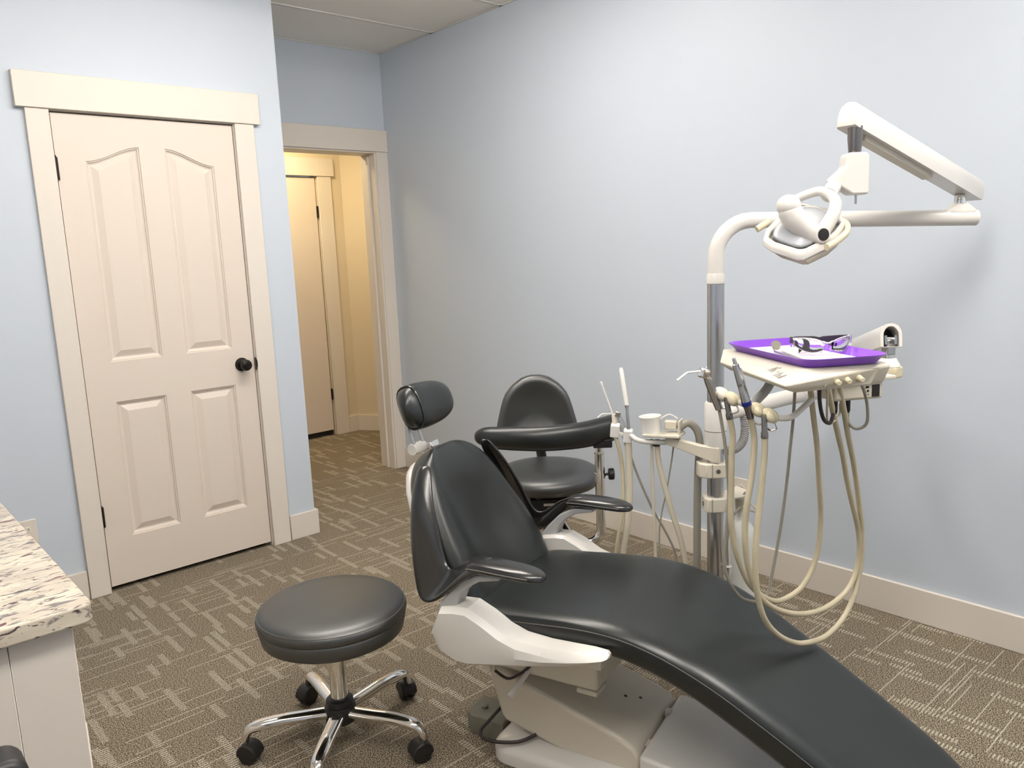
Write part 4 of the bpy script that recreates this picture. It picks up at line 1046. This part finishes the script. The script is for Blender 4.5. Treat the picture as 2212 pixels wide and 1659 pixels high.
MB().lathe([(.036, .070), (.044, .075), (.046, .090), (.046, .118), (.043, .125), (.040, .126), (.040, .140), (.034, .146), (.027, .147)], n=28).build('hub', 'black', st, smooth=True)
def star(parent, a0, Rr, r0=.046, m='chrome'):
    for k in range(5):
        a = R(a0 + 72 * k); d_ = Vector((math.cos(a), math.sin(a), 0))
        path = [d_ * .035 + Vector((0, 0, .102)), d_ * .10 + Vector((0, 0, .104)), d_ * (Rr * .62) + Vector((0, 0, .107)), d_ * (Rr * .86) + Vector((0, 0, .103)), d_ * (Rr * .965) + Vector((0, 0, .091)), d_ * (Rr * 1.005) + Vector((0, 0, .060))]
        MB().tube(path, [.0165, .0168, .0165, .0155, .0125, .0100], 14, smooth=5, flat=1.35).build('leg', m, parent, smooth=True)
        caster(parent, (d_.x * Rr, d_.y * Rr), a + R(70 + 40 * k))
star(st, 10, .272)

# ================================================================== ASSISTANT STOOL
s2_ = empty('assistant_stool', (-.775, -1.455, 0), 0)
tag(s2_, 'black assistant stool with rounded backrest and curved torso bolster by wall', 'stool')
MB().lathe([(.001, .472), (.168, .474), (.202, .486), (.216, .506), (.218, .520), (.211, .535), (.190, .547), (.14, .555), (.06, .553), (.001, .551)], n=48).build('seat_cushion', 'vinyl_soft', s2_, smooth=True, angle=60)
MB().box(-.10, .10, -.05, .05, .445, .474).build('seat_plate', 'black', s2_, bevel=.004)
mech = MB().box(-.06, .06, -.075, .075, .395, .447).build('mechanism', 'black', s2_, bevel=.004)
cd = Vector((-.669, -.743, 0)); cs = Vector((.743, -.669, 0))    # towards the camera / sideways
for a, z, hw in ((.0, .425, .022), (.0, .408, .006)):
    MB().obox(cd * .098 + cs * a + Vector((0, 0, z)), cs, cd, (0, 0, 1), hw, .0015, .005).build('slot', 'white', mech)
MB().obox(cd * .06 + Vector((0, 0, .415)), cs, cd, (0, 0, 1), .075, .036, .030).build('mechanism_cover', 'black', mech, bevel=.003)
MB().lathe([(.025, .10), (.025, .40)], n=20).build('gas_column', 'black', s2_, smooth=True)
MB().lathe([(.045, .06), (.048, .09), (.045, .12), (.03, .14)], n=24).build('hub', 'black', s2_, smooth=True)
star(s2_, 25, .27, m='black')
# backrest
bd = -cd
bc = bd * .19 + Vector((0, 0, .655)) + cs * -.031
HWF = [(0, 1.0), (.2, .955), (.446, .867), (.60, .800), (.70, .734), (.79, .635), (.853, .548), (.91, .43), (.955, .335), (.982, .22)]
half = [(.165 * .80, -.035), (.176, -.015)] + [(.176 * w_, .250 * h_) for h_, w_ in HWF]
OUT = half + [(.018, .2495), (-.018, .2495)] + [(-w_, h_) for w_, h_ in reversed(half)]
rs = []
for off, k in ((-.028, .80), (-.026, .92), (-.012, .985), (.002, 1.0), (.016, .97), (.025, .90), (.026, .80), (.018, .62), (.010, .40), (.007, .15)):
    rs.append([bc + cs * (w_ * k) + Vector((0, 0, .105 + (h_ - .105) * k)) + cd * (off + .030 * (w_ * k / .17) ** 2) for w_, h_ in OUT])
MB().rings(rs).build('backrest', 'vinyl_soft', s2_, smooth=True, angle=60)
MB().tube([bd * .24 + Vector((0, 0, .72)) + cs * -.03, bd * .27 + Vector((0, 0, .58)) + cs * -.02, bd * .22 + Vector((0, 0, .44)), bd * .05 + Vector((0, 0, .43))], .016, 10, smooth=5, flat=1.8).build('back_bar', 'black', s2_, smooth=True)
# torso bolster
OS = (-.775, -1.455, 0)
bp_ = [(-1.140, -1.452, .747), (-1.137, -1.456, .747), (-1.128, -1.470, .747), (-1.110, -1.496, .747), (-1.055, -1.575, .745), (-.980, -1.665, .744), (-.881, -1.738, .748), (-.790, -1.768, .754), (-.742, -1.778, .758)]
MB().tube([W2(p, OS) for p in bp_], [.008, .018, .030, .038, .042, .044, .046, .047, .047], 18, smooth=5, flat=.78).build('torso_bolster', 'vinyl', s2_, smooth=True)
MB().tube([W2((p[0] * .995, p[1] * .995, p[2] - .036), OS) for p in bp_[3:]], [.010, .014, .016, .018, .020, .020], 12, smooth=4, flat=1.3).build('bolster_base', 'black', s2_, smooth=True)
MB().obox(W2((-.785, -1.765, .706), OS), cs, cd, (0, 0, 1), .035, .030, .016).build('bolster_block', 'black', s2_, bevel=.004)
tp = (-.800, -1.765)
MB().lathe([(.0155, .60), (.0155, .70)], W2((tp[0], tp[1], 0), OS), n=18).build('upper_tube', 'chrome', s2_, smooth=True)
MB().lathe([(.0195, .665), (.0205, .668), (.0205, .672)], W2((tp[0], tp[1], 0), OS), n=18).build('tube_lip', 'chrome', s2_, smooth=True)
MB().tube([W2(p, OS) for p in ((tp[0], tp[1], .67), (tp[0], tp[1], .50), (tp[0], tp[1], .395), (tp[0] - .006, tp[1] + .004, .345), (tp[0] - .032, tp[1] + .030, .318), (tp[0] - .07, tp[1] + .075, .322), (-.835, -1.60, .345), (-.79, -1.49, .390))], .0185, 16, smooth=5).build('support_tube', 'chrome', s2_, smooth=True)
kb_ = Vector(W2((tp[0], tp[1], .585), OS))
MB().lathe([(.005, .015), (.005, .03), (.020, .032), (.0225, .036), (.0225, .050), (.018, .053)], kb_, cs, 12).build('clamp_knob', 'black', s2_, smooth=True)
MB().lathe([(.0215, -.006), (.0215, .006)], kb_, (0, 0, 1), 18).build('clamp_ring', 'chrome', s2_, smooth=True)

# ================================================================== COUNTER ON THE LEFT
CX, CY = -2.653, -2.362
ct = MB().rings([[(x, y, z) for x, y in rrect(X0 + .6, CX, CY, -.75, .018, 4)] for z in (.868, .900)]).build('granite_countertop', 'granite', bevel=.004, seg=3)
tag(ct, 'speckled cream granite countertop on the white cabinet', 'countertop')
cb_ = empty('counter_cabinet', (0, 0, 0))
tag(cb_, 'white painted cabinet under the speckled granite countertop', 'cabinet')
MB().box(X0 + .62, CX - .032, CY + .030, -.78, .0, .8675).build('body', 'cab', cb_, bevel=.002, seg=1)
for xa_, xb_ in ((CX - .118, CX - .030), (CX - .225, CX - .1188), (CX - .60, CX - .2258)):
    MB().box(xa_, xb_, CY + .018, CY + .030, .0, .8675).build('end_panel', 'cab', cb_, bevel=.001, seg=1)
MB().box(CX - .032, CX - .026, CY + .030, -.80, .10, .69).build('side_panel', 'cab', cb_, bevel=.002, seg=1)
# black task chair tucked against the cabinet, only its backrest corner shows
tk = empty('task_chair', (-2.893, -2.62, 0))
tag(tk, 'black padded task chair backrest corner in front of the white cabinet', 'chair')
P = rrect(-.105, .090, .60, .846, .022, 5)
P = [(x * (1 + .25 * (.842 - z)), z) for x, z in P]
MB().prism(P, -.03, .03).build('backrest', 'black', tk, bevel=.012, seg=3)
MB().box(-.02, .02, .03, .045, .38, .70).build('back_bar', 'black', tk, bevel=.004)
MB().prism(rrect(-.2, .2, -.42, .0, .06, 4), .40, .46, 'z').build('seat', 'black', tk, bevel=.012, seg=3)
MB().lathe([(.026, .08), (.026, .40)], (0, -.21, 0), n=16).build('column', 'black', tk, smooth=True)
for k in range(5):
    a = R(18 + 72 * k); d_ = Vector((math.cos(a), math.sin(a), 0)); c_ = Vector((0, -.21, 0))
    MB().tube([c_ + Vector((0, 0, .09)), c_ + d_ * .25 + Vector((0, 0, .07))], [.022, .016], 8).build('leg', 'black', tk, smooth=True)
    MB().lathe([(.01, -.02), (.028, -.018), (.028, .018), (.01, .02)], c_ + d_ * .24 + Vector((0, 0, .028)), (-d_.y, d_.x, 0), 14).build('caster', 'black', tk, smooth=True)
